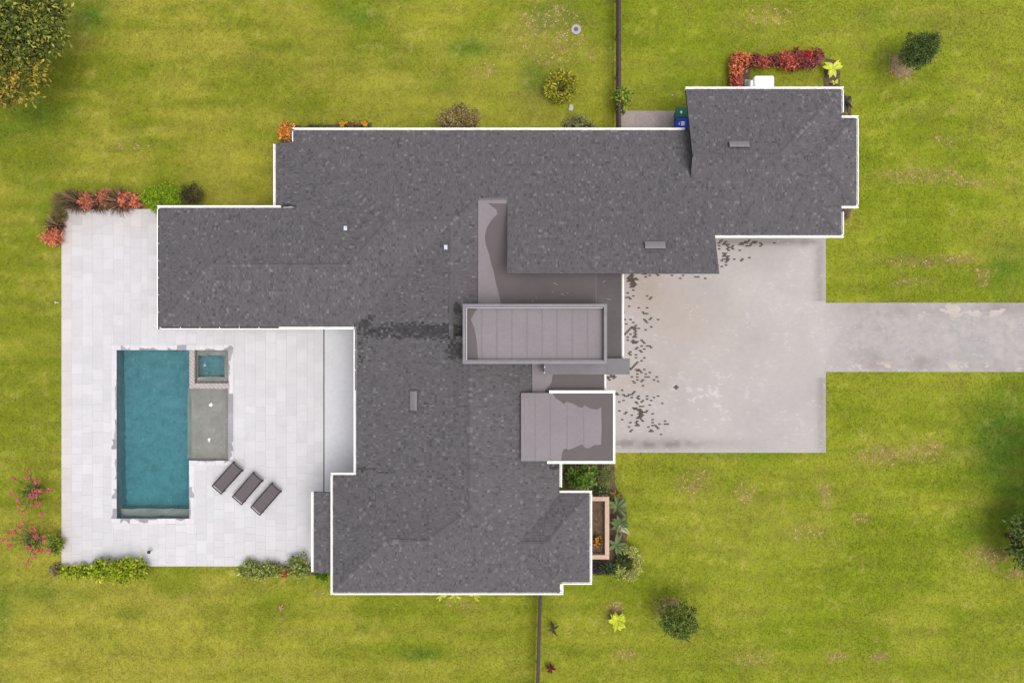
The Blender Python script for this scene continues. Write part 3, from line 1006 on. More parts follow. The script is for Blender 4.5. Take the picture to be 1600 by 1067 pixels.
zR, zW, zG = 5.124, 4.383, 4.64
zS, zB2, zB3 = 5.479, 4.65, 4.313
for a_, b_ in [((-6.33, 5.99, zR), (-3.064, 5.99, zR)), ((-11.5, 11.16, EZ + .06), (-6.33, 5.99, zR)), ((-6.33, 5.99, zR), (-8.391, 3.932, zW)),
               ((-15.573, 3.932, zW), (-8.391, 3.932, zW)), ((-18.7, 7.06, EZ + .05), (-15.573, 3.932, zW)), ((-18.7, .80, EZ + .05), (-15.573, 3.932, zW)),
               ((-3.064, 5.99, zR), (-1.758, 7.307, 4.65)), ((-3.064, 5.99, zR), (-3.064, .3, zR)), ((-2.077, .3, zS), (-2.077, -8.358, zS)), ((-2.077, -8.358, zS), (-4.38, -10.21, zB2)),
               ((-2.077, -8.358, zS), (2.5, -13.28, EZ + .06)), ((-6.40, -10.21, zB2), (-4.38, -10.21, zB2)), ((-9.5, -13.3, EZ + .06), (-6.40, -10.21, zB2)), ((-9.5, -7.12, EZ + .06), (-6.40, -10.21, zB2)),
               ((.344, -10.4155, zB3), (1.77, -10.4155, zB3)), ((4.1, -8.08, EZ + .06), (1.77, -10.4155, zB3)), ((4.1, -12.75, EZ + .06), (1.77, -10.4155, zB3)),
               ((9.25, 9.514, zG), (13.63, 9.514, zG)), ((17.5, 13.38, EZ + .05), (13.63, 9.514, zG)), ((17.5, 5.65, EZ + .05), (13.63, 9.514, zG)), ((15.18, 9.53, 4.082), (15.965, 9.53, 4.082)),
               ((18.28, 11.84, EZ + .05), (15.965, 9.53, 4.082)), ((18.28, 7.22, EZ + .05), (15.965, 9.53, 4.082))]:
    if a_[2] < 3.3:
        a_ = tuple(Vector(a_).lerp(Vector(b_), .24 / (Vector(b_) - Vector(a_)).length))
    caps(a_, b_)
tag(rb.obj('ridge_cap', M['shingle'], house), kind='stuff')

# walls under the roofs
GZ = lambda x, y: min(EZ + K * (13.514 - y), EZ + K * (y - 5.514)) - .2
for poly, z1 in [([(-18.3, 1.2), (-8.1, 1.2), (-8.1, 6.7), (-18.3, 6.7)], 3.15), ([(-11.2, 6.5), (9.3, 6.5), (9.3, 10.8), (-11.2, 10.8)], 3.1), ([(-12.3, 7.0), (-11.1, 7.0), (-11.1, 10.1), (-12.3, 10.1)], 2.8),
                 ([(-6.0, -8.0), (2.1, -8.0), (2.1, 6.6), (-6.0, 6.6)], 3.4), ([(-9.1, -12.9), (2.1, -12.9), (2.1, -7.75), (-9.1, -7.75)], 3.1),
                 ([(2.0, -12.4), (3.75, -12.4), (3.75, -8.75), (2.0, -8.75)], 3.1), ([(-1.7, -.7), (5.2, -.7), (5.2, 4.0), (-1.7, 4.0)], 4.45),
                 ([(10.6, 6.15), (17.1, 6.15), (17.1, 13.0), (10.6, 13.0)], 3.15), ([(17.0, 7.6), (17.9, 7.6), (17.9, 11.5), (17.0, 11.5)], 3.1)]:
    mb = MB()
    mb.prism(ccw(poly), 0, z1)
    mb.obj('wall', M['stucco'], house)
mb = MB()
mb.prism([(.15, 4.05), (9.7, 4.05), (9.7, 10.6), (.15, 10.6)], 0, lambda x, y: EZ + K * (11.335 - y) - .18)
mb.obj('wall', M['stucco'], house)
mb = MB()   # gable wall at the left end of the garage
mb.prism([(10.15, 6.15), (10.65, 6.15), (10.65, 9.514), (10.65, 13.0), (10.15, 13.0), (10.15, 9.514)], 0, GZ)
mb.obj('wall', M['stucco'], house)


# gutters along the eaves
def gutter(p, q, out, z, w=.175, wet_=False, hang=.9, short=0.0):
    """p->q plan points on the outer lip, out = outward unit vector"""
    mb = MB()
    p, q = Vector((*p, 0)), Vector((*q, 0))
    d = (q - p).normalized()
    o_ = Vector((*out, 0))
    L_ = (q - p).length
    prof = [(0, -.11), (-w + .005, -.11), (-w + .005, .035), (-w + .02, .035), (-w + .02, -.03), (-.045, -.03), (-.045, .035), (0, .035)]
    rings = []
    for t in (0, L_):
        rings.append([tuple(p + d * t + o_ * a_ + Vector((0, 0, z + b_))) for a_, b_ in prof])
    k = len(prof)
    n0 = len(mb.v)
    for r in rings:
        mb.v += r
        mb.c += [(1, 1, 1)] * k
    for j in range(k):
        mb.f.append((n0 + j, n0 + (j + 1) % k, n0 + k + (j + 1) % k, n0 + k + j))
        mb.mi.append(1 if j in (3, 4, 5) else 0)
    mb.f.append(tuple(n0 + j for j in reversed(range(k))))
    mb.f.append(tuple(n0 + k + j for j in range(k)))
    mb.mi += [0, 0]
    g = mb.obj('gutter', [M['white'], M['gutter_wet'] if wet_ else M['gutter_in']], house)
    nh = int(L_ / hang)
    hb = MB()
    for i in range(1, nh):
        c = p + d * (L_ * i / nh)
        a_, b_ = c - d * .012, c + d * .012
        lo, hi = z + .036, z + .042
        i_, o2 = o_ * (-w - .01), o_ * .004
        hb.rings([[tuple(v + Vector((0, 0, lo))) for v in (a_ + i_, b_ + i_, b_ + o2, a_ + o2)], [tuple(v + Vector((0, 0, hi))) for v in (a_ + i_, b_ + i_, b_ + o2, a_ + o2)]])
    if nh > 1:
        tag(hb.obj('gutter_hanger', M['white'], g), kind='stuff')
    return g


GW = .19
gutter((-11.676, 11.335), (9.2, 11.335), (0, 1), EZ)
gutter((-11.676, 10.62), (-11.676, 11.14), (-1, 0), EZ - .004)
gutter((-12.82, 7.24), (-12.82, 10.60), (-1, 0), 2.80, .16)
gutter((-18.858, 7.217), (-12.3, 7.217), (0, 1), EZ)
gutter((-18.858, .65), (-18.858, 7.02), (-1, 0), EZ - .004, .16, True)
gutter((-18.66, .647), (-12.4, .647), (0, -1), EZ, .16, True)
gutter((-12.4, .647), (-8.42, .647), (0, -1), EZ - .003, .13)
gutter((-8.408, -2.6), (-8.408, .63), (-1, 0), EZ - .004, .13, True)
gutter((-8.408, -6.95), (-8.408, -2.6), (-1, 0), EZ - .004, .15)
gutter((-9.633, -6.978), (-7.35, -6.978), (0, 1), EZ)
gutter((-9.633, -13.446), (-9.633, -7.17), (-1, 0), EZ - .004)
gutter((-9.44, -13.446), (2.655, -13.446), (0, -1), EZ)
gutter((2.723, -13.446), (2.723, -12.90), (1, 0), EZ - .004)
gutter((2.655, -12.90), (4.255, -12.90), (0, -1), EZ)
gutter((4.255, -12.71), (4.255, -8.12), (1, 0), EZ - .004)
gutter((2.52, -7.931), (4.255, -7.931), (0, 1), EZ)
gutter((2.655, -7.74), (2.655, -6.1), (1, 0), EZ - .004)
gutter((9.22, 13.514), (17.63, 13.514), (0, 1), EZ)
gutter((17.63, 12.17), (17.63, 13.32), (1, 0), EZ - .004)
gutter((17.44, 11.98), (18.415, 11.98), (0, 1), EZ)
gutter((18.415, 7.27), (18.415, 11.79), (1, 0), EZ - .004, .16)
gutter((17.44, 7.08), (18.415, 7.08), (0, -1), EZ)
gutter((17.63, 5.70), (17.63, 6.89), (1, 0), EZ - .004)
gutter((10.16, 5.514), (17.63, 5.514), (0, -1), EZ)
gutter((-10.82, -12.42), (-10.82, -8.12), (-1, 0), 2.66, .12, False, .9)

# flat roof over the entry court, with drying rain film
FZ = 4.62
mb = MB()
mb.box(-1.74, 5.62, -.88, 3.6, FZ - .2, FZ)
mb.box(-1.74, .0, 3.603, 7.28, FZ - .2, FZ)
flat = mb.obj('flat_roof', M['membrane'], house)
mb = MB()
x_s = P(932, 0, FZ)[0]
mb.box(x_s, 5.625, -.875, 3.55, FZ + .001, FZ + .012)
mb.obj('membrane_sheet', M['membrane_dk'], flat)
gutter((5.717, -.88), (5.717, 3.55), (1, 0), FZ - .01, .11, False)


def film(pts, z, parent, name='rain_film'):
    q = MB()
    plan = ccw([P(a_, b_, z) for a_, b_ in pts])
    q.prism(plan, z + .001, z + .005)
    return q.obj(name, M['wet'], parent)


film([(762, 318), (776, 328), (777, 335), (768, 344), (760, 357), (757.5, 371), (759, 383), (764, 396), (767, 410), (772, 426), (775, 443), (779, 458), (783, 476), (931, 476), (931.5, 420), (792, 420), (792, 318)], FZ, flat)
# thin dark lap at the top of the well
mb = MB()
mb.box(-1.70, -.2, 7.24, 7.32, FZ, FZ + .05)
mb.obj('flashing', M['metal_dk'], flat)

# parapet box over the entry
bx0, by1 = P(723, 475, 6.3)
bx1, by0 = P(948.5, 568.5, 6.3)
mb = MB()
t_ = .17
BZ = 5.98
for r in [(bx0 + .03, by0 + .03, bx1 - .03, by0 + t_), (bx0 + .03, by1 - t_, bx1 - .03, by1 - .03), (bx0 + .03, by0 + t_, bx0 + t_, by1 - t_), (bx1 - t_, by0 + t_, bx1 - .03, by1 - t_)]:
    mb.box(r[0], r[2], r[1], r[3], 3.0, 6.27)
para = mb.obj('parapet', M['membrane_dk'], house)
w_ = .15
def cop_piece(pts, z0, z1):
    q = MB()
    q.prism(ccw(pts), z0, z1)
    q.obj('coping', M['metal'], para)
cop_piece([(bx0, by1), (bx1, by1), (bx1 - w_, by1 - w_), (bx0 + w_, by1 - w_)], 6.26, 6.30)
cop_piece([(bx0, by0), (bx1, by0), (bx1 - w_, by0 + w_), (bx0 + w_, by0 + w_)], 6.26, 6.30)
cop_piece([(bx0, by0 + .004), (bx0, by1 - .004), (bx0 + w_ - .003, by1 - w_ - .004), (bx0 + w_ - .003, by0 + w_ + .004)], 6.26, 6.299)
cop_piece([(bx1, by0 + .004), (bx1, by1 - .004), (bx1 - w_ + .003, by1 - w_ - .004), (bx1 - w_ + .003, by0 + w_ + .004)], 6.26, 6.299)
i0 = w_ + .002
for r in [(bx0 + i0, by1 - i0 - .045, bx1 - i0 - .05, by1 - i0), (bx0 + i0, by0 + i0, bx1 - i0 - .05, by0 + i0 + .03), (bx0 + i0, by0 + i0 + .03, bx0 + i0 + .05, by1 - i0 - .047)]:
    q = MB()
    q.box(r[0], r[2], r[1], r[3], 6.10, 6.27)
    q.obj('drip_edge', M['metal_lt'], para)
q = MB()
q.box(bx0 + t_, bx1 - t_, by0 + t_, by1 - t_, BZ - .3, BZ)
boxroof = q.obj('flat_roof', M['membrane'], house)
for i in range(1, 9):
    xs_ = bx0 + t_ + i * (bx1 - bx0 - 2 * t_) / 9
    q = MB()
    q.box(xs_ - .03, xs_ + .03, by0 + t_ + .01, by1 - t_ - .06, BZ, BZ + .009)
    q.obj('seam', M['seam'], boxroof)
film([(729, 479), (749, 479), (741, 489), (735.5, 499), (741, 512), (744, 526), (746, 545), (747, 562), (729, 562)], BZ, boxroof)

# blade wall with its metal cap, and the little flat roof beside it
mb = MB()
c0 = P(850, 585, 5.0)
c1 = P(984, 560, 5.0)
mb.box(c0[0] + .05, c1[0] - .05, c0[1] + .05, c1[1] - .05, 0, 4.96)
bl = mb.obj('blade_wall', M['stucco'], house)
mb = MB()
xm = P(948, 0, 5.0)[0]
mb.box(c0[0], xm, c0[1], c1[1], 4.93, 5.0)
mb.obj('cap', M['metal_dk'], bl)
mb = MB()
mb.box(xm + .012, c1[0], c0[1], c1[1], 4.93, 5.0)
mb.obj('cap', M['metal_dk'], bl)
for (a_, b_) in ((851, 573), (850.5, 582)):
    mb = MB()
    x, y = P(a_, b_, 5.0)
    mb.box(x - .03, x + .03, y - .05, y + .03, 4.9, 5.03)
    mb.obj('cap_clip', M['metal_lt'], bl)
F2 = 4.05
mb = MB()
a0 = P(831.5, 616, F2)
a1 = P(944, 560, F2)
mb.box(a0[0], a1[0], a0[1], a1[1], F2 - .3, F2)
fl2 = mb.obj('flat_roof', M['membrane'], house)
gutter((P(947, 0, F2)[0], a0[1]), (P(947, 0, F2)[0], c0[1] - .02), (1, 0), F2, .10)
film([(866, 580), (863, 588), (862, 597), (857, 604), (851, 612), (944, 614), (944, 578)], F2, fl2)
mb = MB()
mb.box(a0[0] + .8, a1[0] - .5, a0[1], a1[1], 0, F2 - .31)
mb.obj('wall', M['stucco'], house)

# portico
PZ = 4.5
p0 = P(814, 721, PZ)
p1 = P(961, 613, PZ)
mb = MB()
mb.box(p0[0], p1[0] - .03, p0[1] + .03, p1[1] - .03, PZ - .25, PZ)
por = mb.obj('portico_roof', M['membrane'], house)
for px in (836, 860, 886, 912):
    x = P(px, 0, PZ)[0]
    q = MB()
    q.box(x - .03, x + .03, p0[1] + .05, p1[1] - .05, PZ, PZ + .003)
    q.obj('seam', M['seam'], por)
xa, xb = P(858, 0, PZ)[0], P(855, 0, PZ)[0]
for r in [(xa, p1[1] - .03, p1[0], p1[1] + .10), (xb, p0[1] - .10, p1[0], p0[1] + .03), (p1[0] - .11, p0[1] + .031, p1[0], p1[1] - .031)]:
    q = MB()
    q.box(r[0], r[2], r[1], r[3], PZ - .25, PZ + .05, bevel=.008)
    q.obj('fascia', M['white'], por)
film([(864, 614.5), (868, 622), (877, 627.5), (881.5, 632), (883, 629), (886, 627.5), (896, 631), (905, 636), (910, 637), (913, 633), (922, 638), (932, 640), (938, 636.5), (939.5, 637), (940, 660), (940, 680), (939, 694), (936, 695), (929, 695), (919, 700.5), (914, 699), (909, 694), (900, 698), (888, 703), (885, 700), (880, 703), (878, 709), (877, 719), (957.5, 719), (957.5, 614.5)], PZ, por)
for (px, py) in ((945, 628), (945, 706)):
    x, y = P(px, py, PZ)
    q = MB()
    q.box(x - .2, x + .2, y - .2, y + .2, 0, PZ - .25)
    q.box(x - .26, x + .26, y - .26, y + .26, 0.001, .25)
    q.obj('column', M['stucco'], house)
mb = MB()
mb.box(.6, 2.6, -6.0, -2.7, 0, PZ - .26)
mb.obj('wall', M['stucco'], house)

# roof fittings
def ridge_vent(px0, py0, px1, py1, fz, along):
    zz = 4.6
    x0, y0 = P(px0, py1, zz)
    x1, y1 = P(px1, py0, zz)
    cx_, cy_ = (x0 + x1) / 2, (y0 + y1) / 2
    z = fz(cx_, cy_)
    q = MB()
    hx, hy = (x1 - x0) / 2, (y1 - y0) / 2
    dz = lambda x, y: fz(cx_ + x, cy_ + y) - z
    base = [(-hx, -hy), (hx, -hy), (hx, hy), (-hx, hy)]
    ins = [(a_ * .97, b_ * .97) for a_, b_ in base]
    q.rings([[(a_, b_, dz(a_, b_) + .0) for a_, b_ in ins], [(a_, b_, dz(a_, b_) + .13) for a_, b_ in ins]], mi=1)
    top = [(a_ * 1.02, b_ * 1.02) for a_, b_ in base]
    in2 = [(a_ * (.97 if along == 'x' else .45), b_ * (.45 if along == 'x' else .97)) for a_, b_ in base]
    q.rings([[(a_, b_, dz(a_, b_) + .131) for a_, b_ in top], [(a_, b_, dz(a_, b_) + .155) for a_, b_ in top], [(a_, b_, dz(a_, b_) + .185) for a_, b_ in in2]])
    q.obj('roof_vent', [M['vent'], M['black']], house, (cx_, cy_, z))


ridge_vent(1140, 220, 1171, 230, PL[14][1], 'x')
ridge_vent(1001, 382, 1032, 393, PL[0][1], 'x')
ridge_vent(640, 611, 651.5, 641, PL[5][1], 'y')
for (px, py, pl) in ((537, 355, 1), (697.5, 388, 5)):
    fz = PL[pl][1]
    x, y = P(px, py, 5.0)
    z = fz(x, y)
    q = MB()
    q.prism([(-.16, -.15), (.12, -.15), (.12, .15), (-.16, .15)], lambda a_, b_: fz(x + a_, y + b_) - z, lambda a_, b_: fz(x + a_, y + b_) - z + .03, mi=1)
    q.lathe([(.06, 0), (.06, .28)], 0, 0, 12)
    q.box(-.085, .085, -.115, .115, .28, .36, bevel=.02)
    q.obj('vent_pipe', [M['pvc'], M['metal_dk']], house, (x, y, z))
# white drip streaks and twig litter on the wet membrane: small fallen bits
q = MB()
r_ = random.Random(8)
for (a_, b_) in [(868, 443), (870, 445), (866, 442), (878, 459), (880, 460), (887, 458), (864, 456), (838, 465), (944, 439), (950, 467), (953, 468), (943, 441), (832, 470)]:
    x, y = P(a_, b_, FZ)
    q.box(x - .02, x + .02, y - .015, y + .015, FZ + .004, FZ + .018)
tag(q.obj('leaf_litter', M['stone'], flat), kind='stuff')

# ------------------------------------------------------------------ plants: generators
def leaf_quads(cent, dirs, ups, ln, wd, col, jitter=.12, fold=.25):
    """folded diamond leaves: arrays cent (n,3), dirs, ups unit; ln, wd (n,) -> V,F,C"""
    n = len(cent)
    d = dirs / np.linalg.norm(dirs, axis=1, keepdims=True)
    s = np.cross(d, ups)
    s /= np.maximum(np.linalg.norm(s, axis=1, keepdims=True), 1e-6)
    u = np.cross(s, d)
    L_ = ln[:, None]
    W_ = wd[:, None]
    V = np.zeros((n, 4, 3))
    V[:, 0] = cent - d * L_ * .5
    V[:, 1] = cent + s * W_ * .5 + u * W_ * fold
    V[:, 2] = cent + d * L_ * .5 - u * L_ * .08
    V[:, 3] = cent - s * W_ * .5 + u * W_ * fold
    b = np.arange(n)[:, None] * 4
    F = np.concatenate([b + np.array([[0, 1, 2]]), b + np.array([[0, 2, 3]])])
    C = np.repeat(col[:, None, :], 4, 1)
    return V.reshape(-1, 3), F, C.reshape(-1, 3)


LEAFK = .78


def pal(cols, n, rng, var=.2):
    w = np.array([c[3] for c in cols], float)
    base = np.array([lin(*c[:3], LEAFK) for c in cols]) * np.array([1.2, 1.07, 1.0])
    i = rng.choice(len(cols), n, p=w / w.sum())
    return base[i] * rng.uniform(1 - var, 1 + var, (n, 1))


def leaf_obj(name, parts, m, parent, kind='stuff'):
    off = 0
    Vs, Fs, Cs = [], [], []
    for V, F, C in parts:
        Vs.append(V)
        Fs.append(F + off)
        Cs.append(C)
        off += len(V)
    return np_mesh(name, np.concatenate(Vs), np.concatenate(Fs), np.concatenate(Cs), m, kind, parent)


def crown_parts(blobs, cols, rng, leaf=.16, dens=260, var=.25, updir=.7, hollow=.55, clump=.22):
    """blobs: (x,y,z,rx,ry,rz, cols or None). Leaves gathered into clumps near each blob's surface"""
    out = []
    for bl_ in blobs:
        x, y, z, rx, ry, rz = bl_[:6]
        cc = bl_[6] if len(bl_) > 6 and bl_[6] else cols
        area = 4 * math.pi * ((rx * ry) ** 1.6 / 3 + (rx * rz) ** 1.6 / 3 + (ry * rz) ** 1.6 / 3) ** (1 / 1.6)
        nc = max(6, int(area / (clump * clump * 2.2)))
        dirv = rng.normal(size=(nc, 3))
        dirv[:, 2] = np.where(dirv[:, 2] < -.3, -dirv[:, 2], dirv[:, 2])
        dirv /= np.linalg.norm(dirv, axis=1, keepdims=True)
        rad = rng.uniform(hollow, 1.06, (nc, 1)) * (1 + .12 * np.sin(dirv[:, :1] * 5 + dirv[:, 1:2] * 7 + x))
        cen = np.array([x, y, z]) + dirv * rad * np.array([rx, ry, rz])
        per = max(4, int(area * dens / nc))
        cid = np.repeat(np.arange(nc), per)
        n = len(cid)
        off = rng.normal(size=(n, 3)) * clump * .5
        off[:, 2] *= .6
        c = cen[cid] + off
        c[:, 2] = np.maximum(c[:, 2], .03)
        dd = off + dirv[cid] * clump * .4 + rng.normal(size=(n, 3)) * clump * .3
        dd[:, 2] -= .05
        up = np.tile([0, 0, 1.0], (n, 1)) * updir + dirv[cid] * .5 + rng.normal(size=(n, 3)) * .35
        shade = rng.uniform(.82, 1.18, nc)[cid][:, None]
        ccol = pal(cc, n, rng, var) * shade
        ln_ = rng.uniform(.7, 1.25, n) * leaf
        out.append(leaf_quads(c, dd, up, ln_, ln_ * rng.uniform(.38, .55, n), ccol))
    return out


def stems(tb, root, tips, r0=.03, col=None, n=5):
    for t in tips:
        m_ = [(root[i] * .55 + t[i] * .45) for i in range(3)]
        m_[0] += random.uniform(-.06, .06)
        m_[1] += random.uniform(-.06, .06)
        tb.tube([root, m_, t], [r0, r0 * .65, r0 * .25], n)


def shrub(name, label, cat, px, py, r, h, cols, leaf=.12, dens=320, group=None, ry=None, extra=(), seed=None, hollow=.5, zc=None, var=.25, clump=.16, holes=()):
    """dome shrub with the root at the photo position; r, ry in metres"""
    ry = ry or r
    z_m = zc if zc is not None else h * .5
    x, y = P(px, py, z_m)
    t = thing(name, label, cat, (x, y, 0), 0, group)
    rng = np.random.default_rng(seed if seed is not None else int(px * 7 + py))
    blobs = [(0, 0, z_m, r * .88, ry * .88, h - z_m)] + [(dx * r, dy * ry, z_m + dz * h, r * k, ry * k, h * .3) for dx, dy, dz, k in extra]
    parts = crown_parts(blobs, cols, rng, leaf, dens, var, hollow=hollow, clump=clump)
    leaf_obj('foliage', parts, M['leaf'], t)
    tb = MB()
    random.seed(int(px * 3 + py))
    tips = []
    for i in range(9):
        a_ = random.uniform(0, 6.28)
        tips.append((math.cos(a_) * r * .6, math.sin(a_) * ry * .6, h * random.uniform(.55, .85)))
    stems(tb, (0, 0, -.02), tips, max(.012, min(.035, r * .03)))
    tb.obj('stem', M['bark'], t)
    return t


def tree(name, label, px, py, zc, blobs, cols, leaf, dens, trunk_r, root_px=None, clump=.3, seed=1, hollow=.5, cat='tree', var=.25, group=None):
    x, y = P(*root_px) if root_px else P(px, py, zc)
    t = thing(name, label, cat, (x, y, 0), 0, group)
    ox, oy = P(px, py, zc)
    bl_ = [(ox - x + b[0], oy - y + b[1], zc + b[2], *b[3:]) for b in blobs]
    rng = np.random.default_rng(seed)
    tb = MB()
    random.seed(seed)
    top = (bl_[0][0] * .5, bl_[0][1] * .5, zc * .55)
    tb.tube([(0, 0, -.05), (top[0] * .4, top[1] * .4, top[2] * .5), top], [trunk_r * 1.25, trunk_r, trunk_r * .8], 8)
    for b in bl_:
        for i in range(5):
            a_ = random.uniform(0, 6.28)
            tip = (b[0] + math.cos(a_) * b[3] * .65, b[1] + math.sin(a_) * b[4] * .65, b[2] + random.uniform(-.1, .5) * b[5])
            m_ = tuple(top[i_] * .45 + tip[i_] * .55 + random.uniform(-.1, .1) for i_ in range(3))
            tb.tube([top, m_, tip], [trunk_r * .5, trunk_r * .3, trunk_r * .1], 5)
    tb.obj('trunk', M['bark'], t)
    leaf_obj('crown', crown_parts(bl_, cols, rng, leaf, dens, var, hollow=hollow, clump=clump), M['leaf'], t)
    return t


def blade_leaf(mb, base, az, ln, wd, rise, droop, col, tipcol=None, segs=5, mid=None):
    """one long arching leaf as a strip folded along its midrib"""
    ca, sa = math.cos(az), math.sin(az)
    prev = None
    for i in range(segs + 1):
        t = i / segs
        d = ln * (t - .12 * t * t)
        z = base[2] + rise * ln * t - droop * ln * t * t
        w = wd * math.sin(math.pi * (.08 + .92 * t) ** .8) * .5 if i < segs else .002
        w = max(w, .002)
        c = tuple(col[k] * (1 - t) + (tipcol or col)[k] * t for k in range(3))
        x, y = base[0] + ca * d, base[1] + sa * d
        cur = ((x - sa * w, y + ca * w, z + w * .35), (x, y, z), (x + sa * w, y - ca * w, z + w * .35), c)
        if prev:
            n0 = len(mb.v)
            mb.v += [prev[0], prev[1], prev[2], cur[0], cur[1], cur[2]]
            mb.c += [prev[3], mid or prev[3], prev[3], c, mid or c, c]
            mb.f += [(n0, n0 + 1, n0 + 4, n0 + 3), (n0 + 1, n0 + 2, n0 + 5, n0 + 4)]
            mb.mi += [0, 0]
        prev = cur


def vary(c, r, k=.2):
    f = r.uniform(1 - k, 1 + k)
    return tuple(v * f for v in c)


def rosette(name, label, cat, px, py, zc, n, ln, wd, cols, rise=(.2, .9), droop=(.3, .8), group=None, separate=False, seed=0, mid=None, stem_h=0.0, mat_='leaf', kk=.68):
    """leaves radiating from a centre; separate=True makes each leaf a part"""
    x, y = P(px, py, zc)
    t = thing(name, label, cat, (x, y, 0), 0, group)
    r = random.Random(seed + int(px))
    acc = MB()
    for i in range(n):
        mb = MB() if separate else acc
        c = lin(*r.choice(cols), kk)
        az_ = (i + r.uniform(-.35, .35)) * 2.399
        l_ = ln * r.uniform(.65, 1.15)
        blade_leaf(mb, (math.cos(az_) * .02, math.sin(az_) * .02, stem_h + .02 + .01 * i / n), az_, l_, wd * r.uniform(.8, 1.2), r.uniform(*rise), r.uniform(*droop), vary(c, r), vary(c, r, .3), mid=mid)
        if separate:
            mb.obj('leaf', M[mat_], t)
    if not separate:
        o = acc.obj('leaf', M[mat_], t)
        tag(o, kind='stuff')
    if stem_h > .05:
        tb = MB()
        tb.tube([(0, 0, -.02), (.01, 0, stem_h)], [.04, .03], 7)
        tb.obj('stem', M['bark'], t)
    return t


def mulch(pts, name='mulch_bed', z=.02, soil='soil'):
    q = MB()
    plan = ccw([P(a_, b_) for a_, b_ in pts])
    cx_ = sum(p[0] for p in plan) / len(plan)
    cy_ = sum(p[1] for p in plan) / len(plan)
    rings = []
    rm_ = random.Random(int(pts[0][0]))
    dense = []
    for i in range(len(plan)):
        a_, b_ = plan[i], plan[(i + 1) % len(plan)]
        L_ = math.hypot(b_[0] - a_[0], b_[1] - a_[1])
        k = max(1, int(L_ / .25))
        for j in range(k):
            dense.append((a_[0] + (b_[0] - a_[0]) * j / k + rm_.uniform(-.05, .05), a_[1] + (b_[1] - a_[1]) * j / k + rm_.uniform(-.05, .05)))
    rings.append([(x, y, -.03) for x, y in dense])
    rings.append([(cx_ + (x - cx_) * .97, cy_ + (y - cy_) * .97, z) for x, y in dense])
    rings.append([(cx_ + (x - cx_) * .7, cy_ + (y - cy_) * .7, z + .03) for x, y in dense])
    q.rings(rings)
    return tag(q.obj(name, M[soil]), kind='structure')


def ring_pts(cx_, cy_, r, n=14, ry=None):
    return [(cx_ + r * math.cos(i * 6.2832 / n), cy_ + (ry or r) * math.sin(i * 6.2832 / n)) for i in range(n)]


# mulch beds
mulch([(880, 716), (961, 716), (962, 760), (974, 775), (980, 800), (980, 870), (968, 895), (945, 899), (905, 895), (905, 760), (880, 760)])
mulch([(1143, 92), (1160, 88), (1280, 87), (1288, 96), (1282, 104), (1160, 101), (1157, 145), (1143, 145)])
mulch([(1287, 90), (1312, 95), (1312, 140), (1287, 140)])
mulch([(1310, 150), (1330, 150), (1330, 185), (1310, 185)])
mulch([(1308, 322), (1332, 322), (1326, 342), (1310, 352)])
mulch([(106, 302), (225, 303), (225, 330), (95, 330), (95, 372), (82, 372), (84, 322)])
mulch(ring_pts(1409, 103, 19, 14, 19), soil='soil_light')
mulch(ring_pts(960, 958, 8, 12, 9), soil='soil_light')
mulch(ring_pts(1050, 956, 20, 14, 19), soil='soil_light')
mulch([(465, 197), (582, 193), (582, 215), (465, 215)])
mulch([(439, 196), (470, 196), (470, 235), (439, 235)])
mulch([(385, 882), (500, 882), (502, 898), (390, 896)])
mulch([(85, 880), (235, 880), (235, 898), (85, 898)])
mulch([(690, 190), (745, 190), (745, 215), (690, 215)])
mulch([(880, 193), (930, 195), (930, 215), (880, 215)])

# ---- trees
DK = [(80, 100, 42, 4), (110, 126, 52, 3), (140, 150, 64, 2.2), (176, 174, 80, 1.4), (52, 66, 30, 1)]
YO = [(92, 106, 42, 3), (160, 158, 64, 2.6), (196, 178, 76, 1.3), (196, 140, 74, .35), (106, 116, 46, 2.4)]
tree('broadleaf_tree', 'large dark tree with yellow and orange leaves filling the corner above the pool', 0, 70, 4.2,
     [(0, .4, 0, 2.4, 2.2, 1.5), (1.9, 1.5, -.4, 1.5, 1.5, 1.0), (.6, -1.6, -.5, 1.6, 1.3, 1.1, YO), (-1.8, 0, 0, 1.8, 2.2, 1.3), (1.6, .3, -.7, 1.1, .9, .8), (.5, 2.0, .2, 1.4, 1.2, .8)], DK, .25, 95, .2, (30, 60), clump=.34, seed=3)
DG = [(64, 86, 40, 4), (88, 112, 52, 3), (112, 136, 66, 1.6), (44, 60, 30, 1)]
tree('small_tree', 'dark round tree leaning off its mulch ring beyond the garage', 1436, 81, 1.9, [(0, 0, 0, 1.0, .95, .8), (.45, .35, .05, .65, .62, .5), (-.4, -.35, -.1, .65, .58, .5)], DG, .10, 420, .06, (1414, 96), clump=.17, seed=5)
DG2 = [(88, 110, 42, 4), (114, 136, 54, 3), (142, 160, 72, 1.6), (56, 74, 30, 1)]
tree('small_tree', 'round dark green tree standing alone on the front lawn below the driveway', 1060, 967, 1.6, [(0, 0, 0, 1.05, 1.0, .8), (.35, -.45, -.1, .62, .6, .5), (-.45, .1, -.1, .6, .65, .5)], DG2, .11, 420, .06, (1048, 955), clump=.18, seed=6)
tree('broadleaf_tree', 'spreading green tree cut off by the right edge of the lawn', 1604, 848, 1.5, [(0, 0, 0, 1.1, 1.3, .9), (.6, 1.0, .3, 1.2, 1.0, .8), (.3, -.9, 0, .9, .8, .6)], [(84, 112, 54, 3), (116, 138, 70, 2), (146, 156, 94, 1), (50, 70, 36, 1)], .2, 110, .12, None, clump=.34, seed=7)
tree('shade_tree', 'tall shade tree standing just outside the right edge', 1814, 812, 6.0, [(0, 0, 0, 2.4, 2.4, 1.6), (1.2, 1.0, .5, 1.8, 1.6, 1.2), (-.4, 1.8, -.2, 1.6, 1.5, 1.1)], DG2, .26, 70, .22, (1660, 770), clump=.42, seed=8)

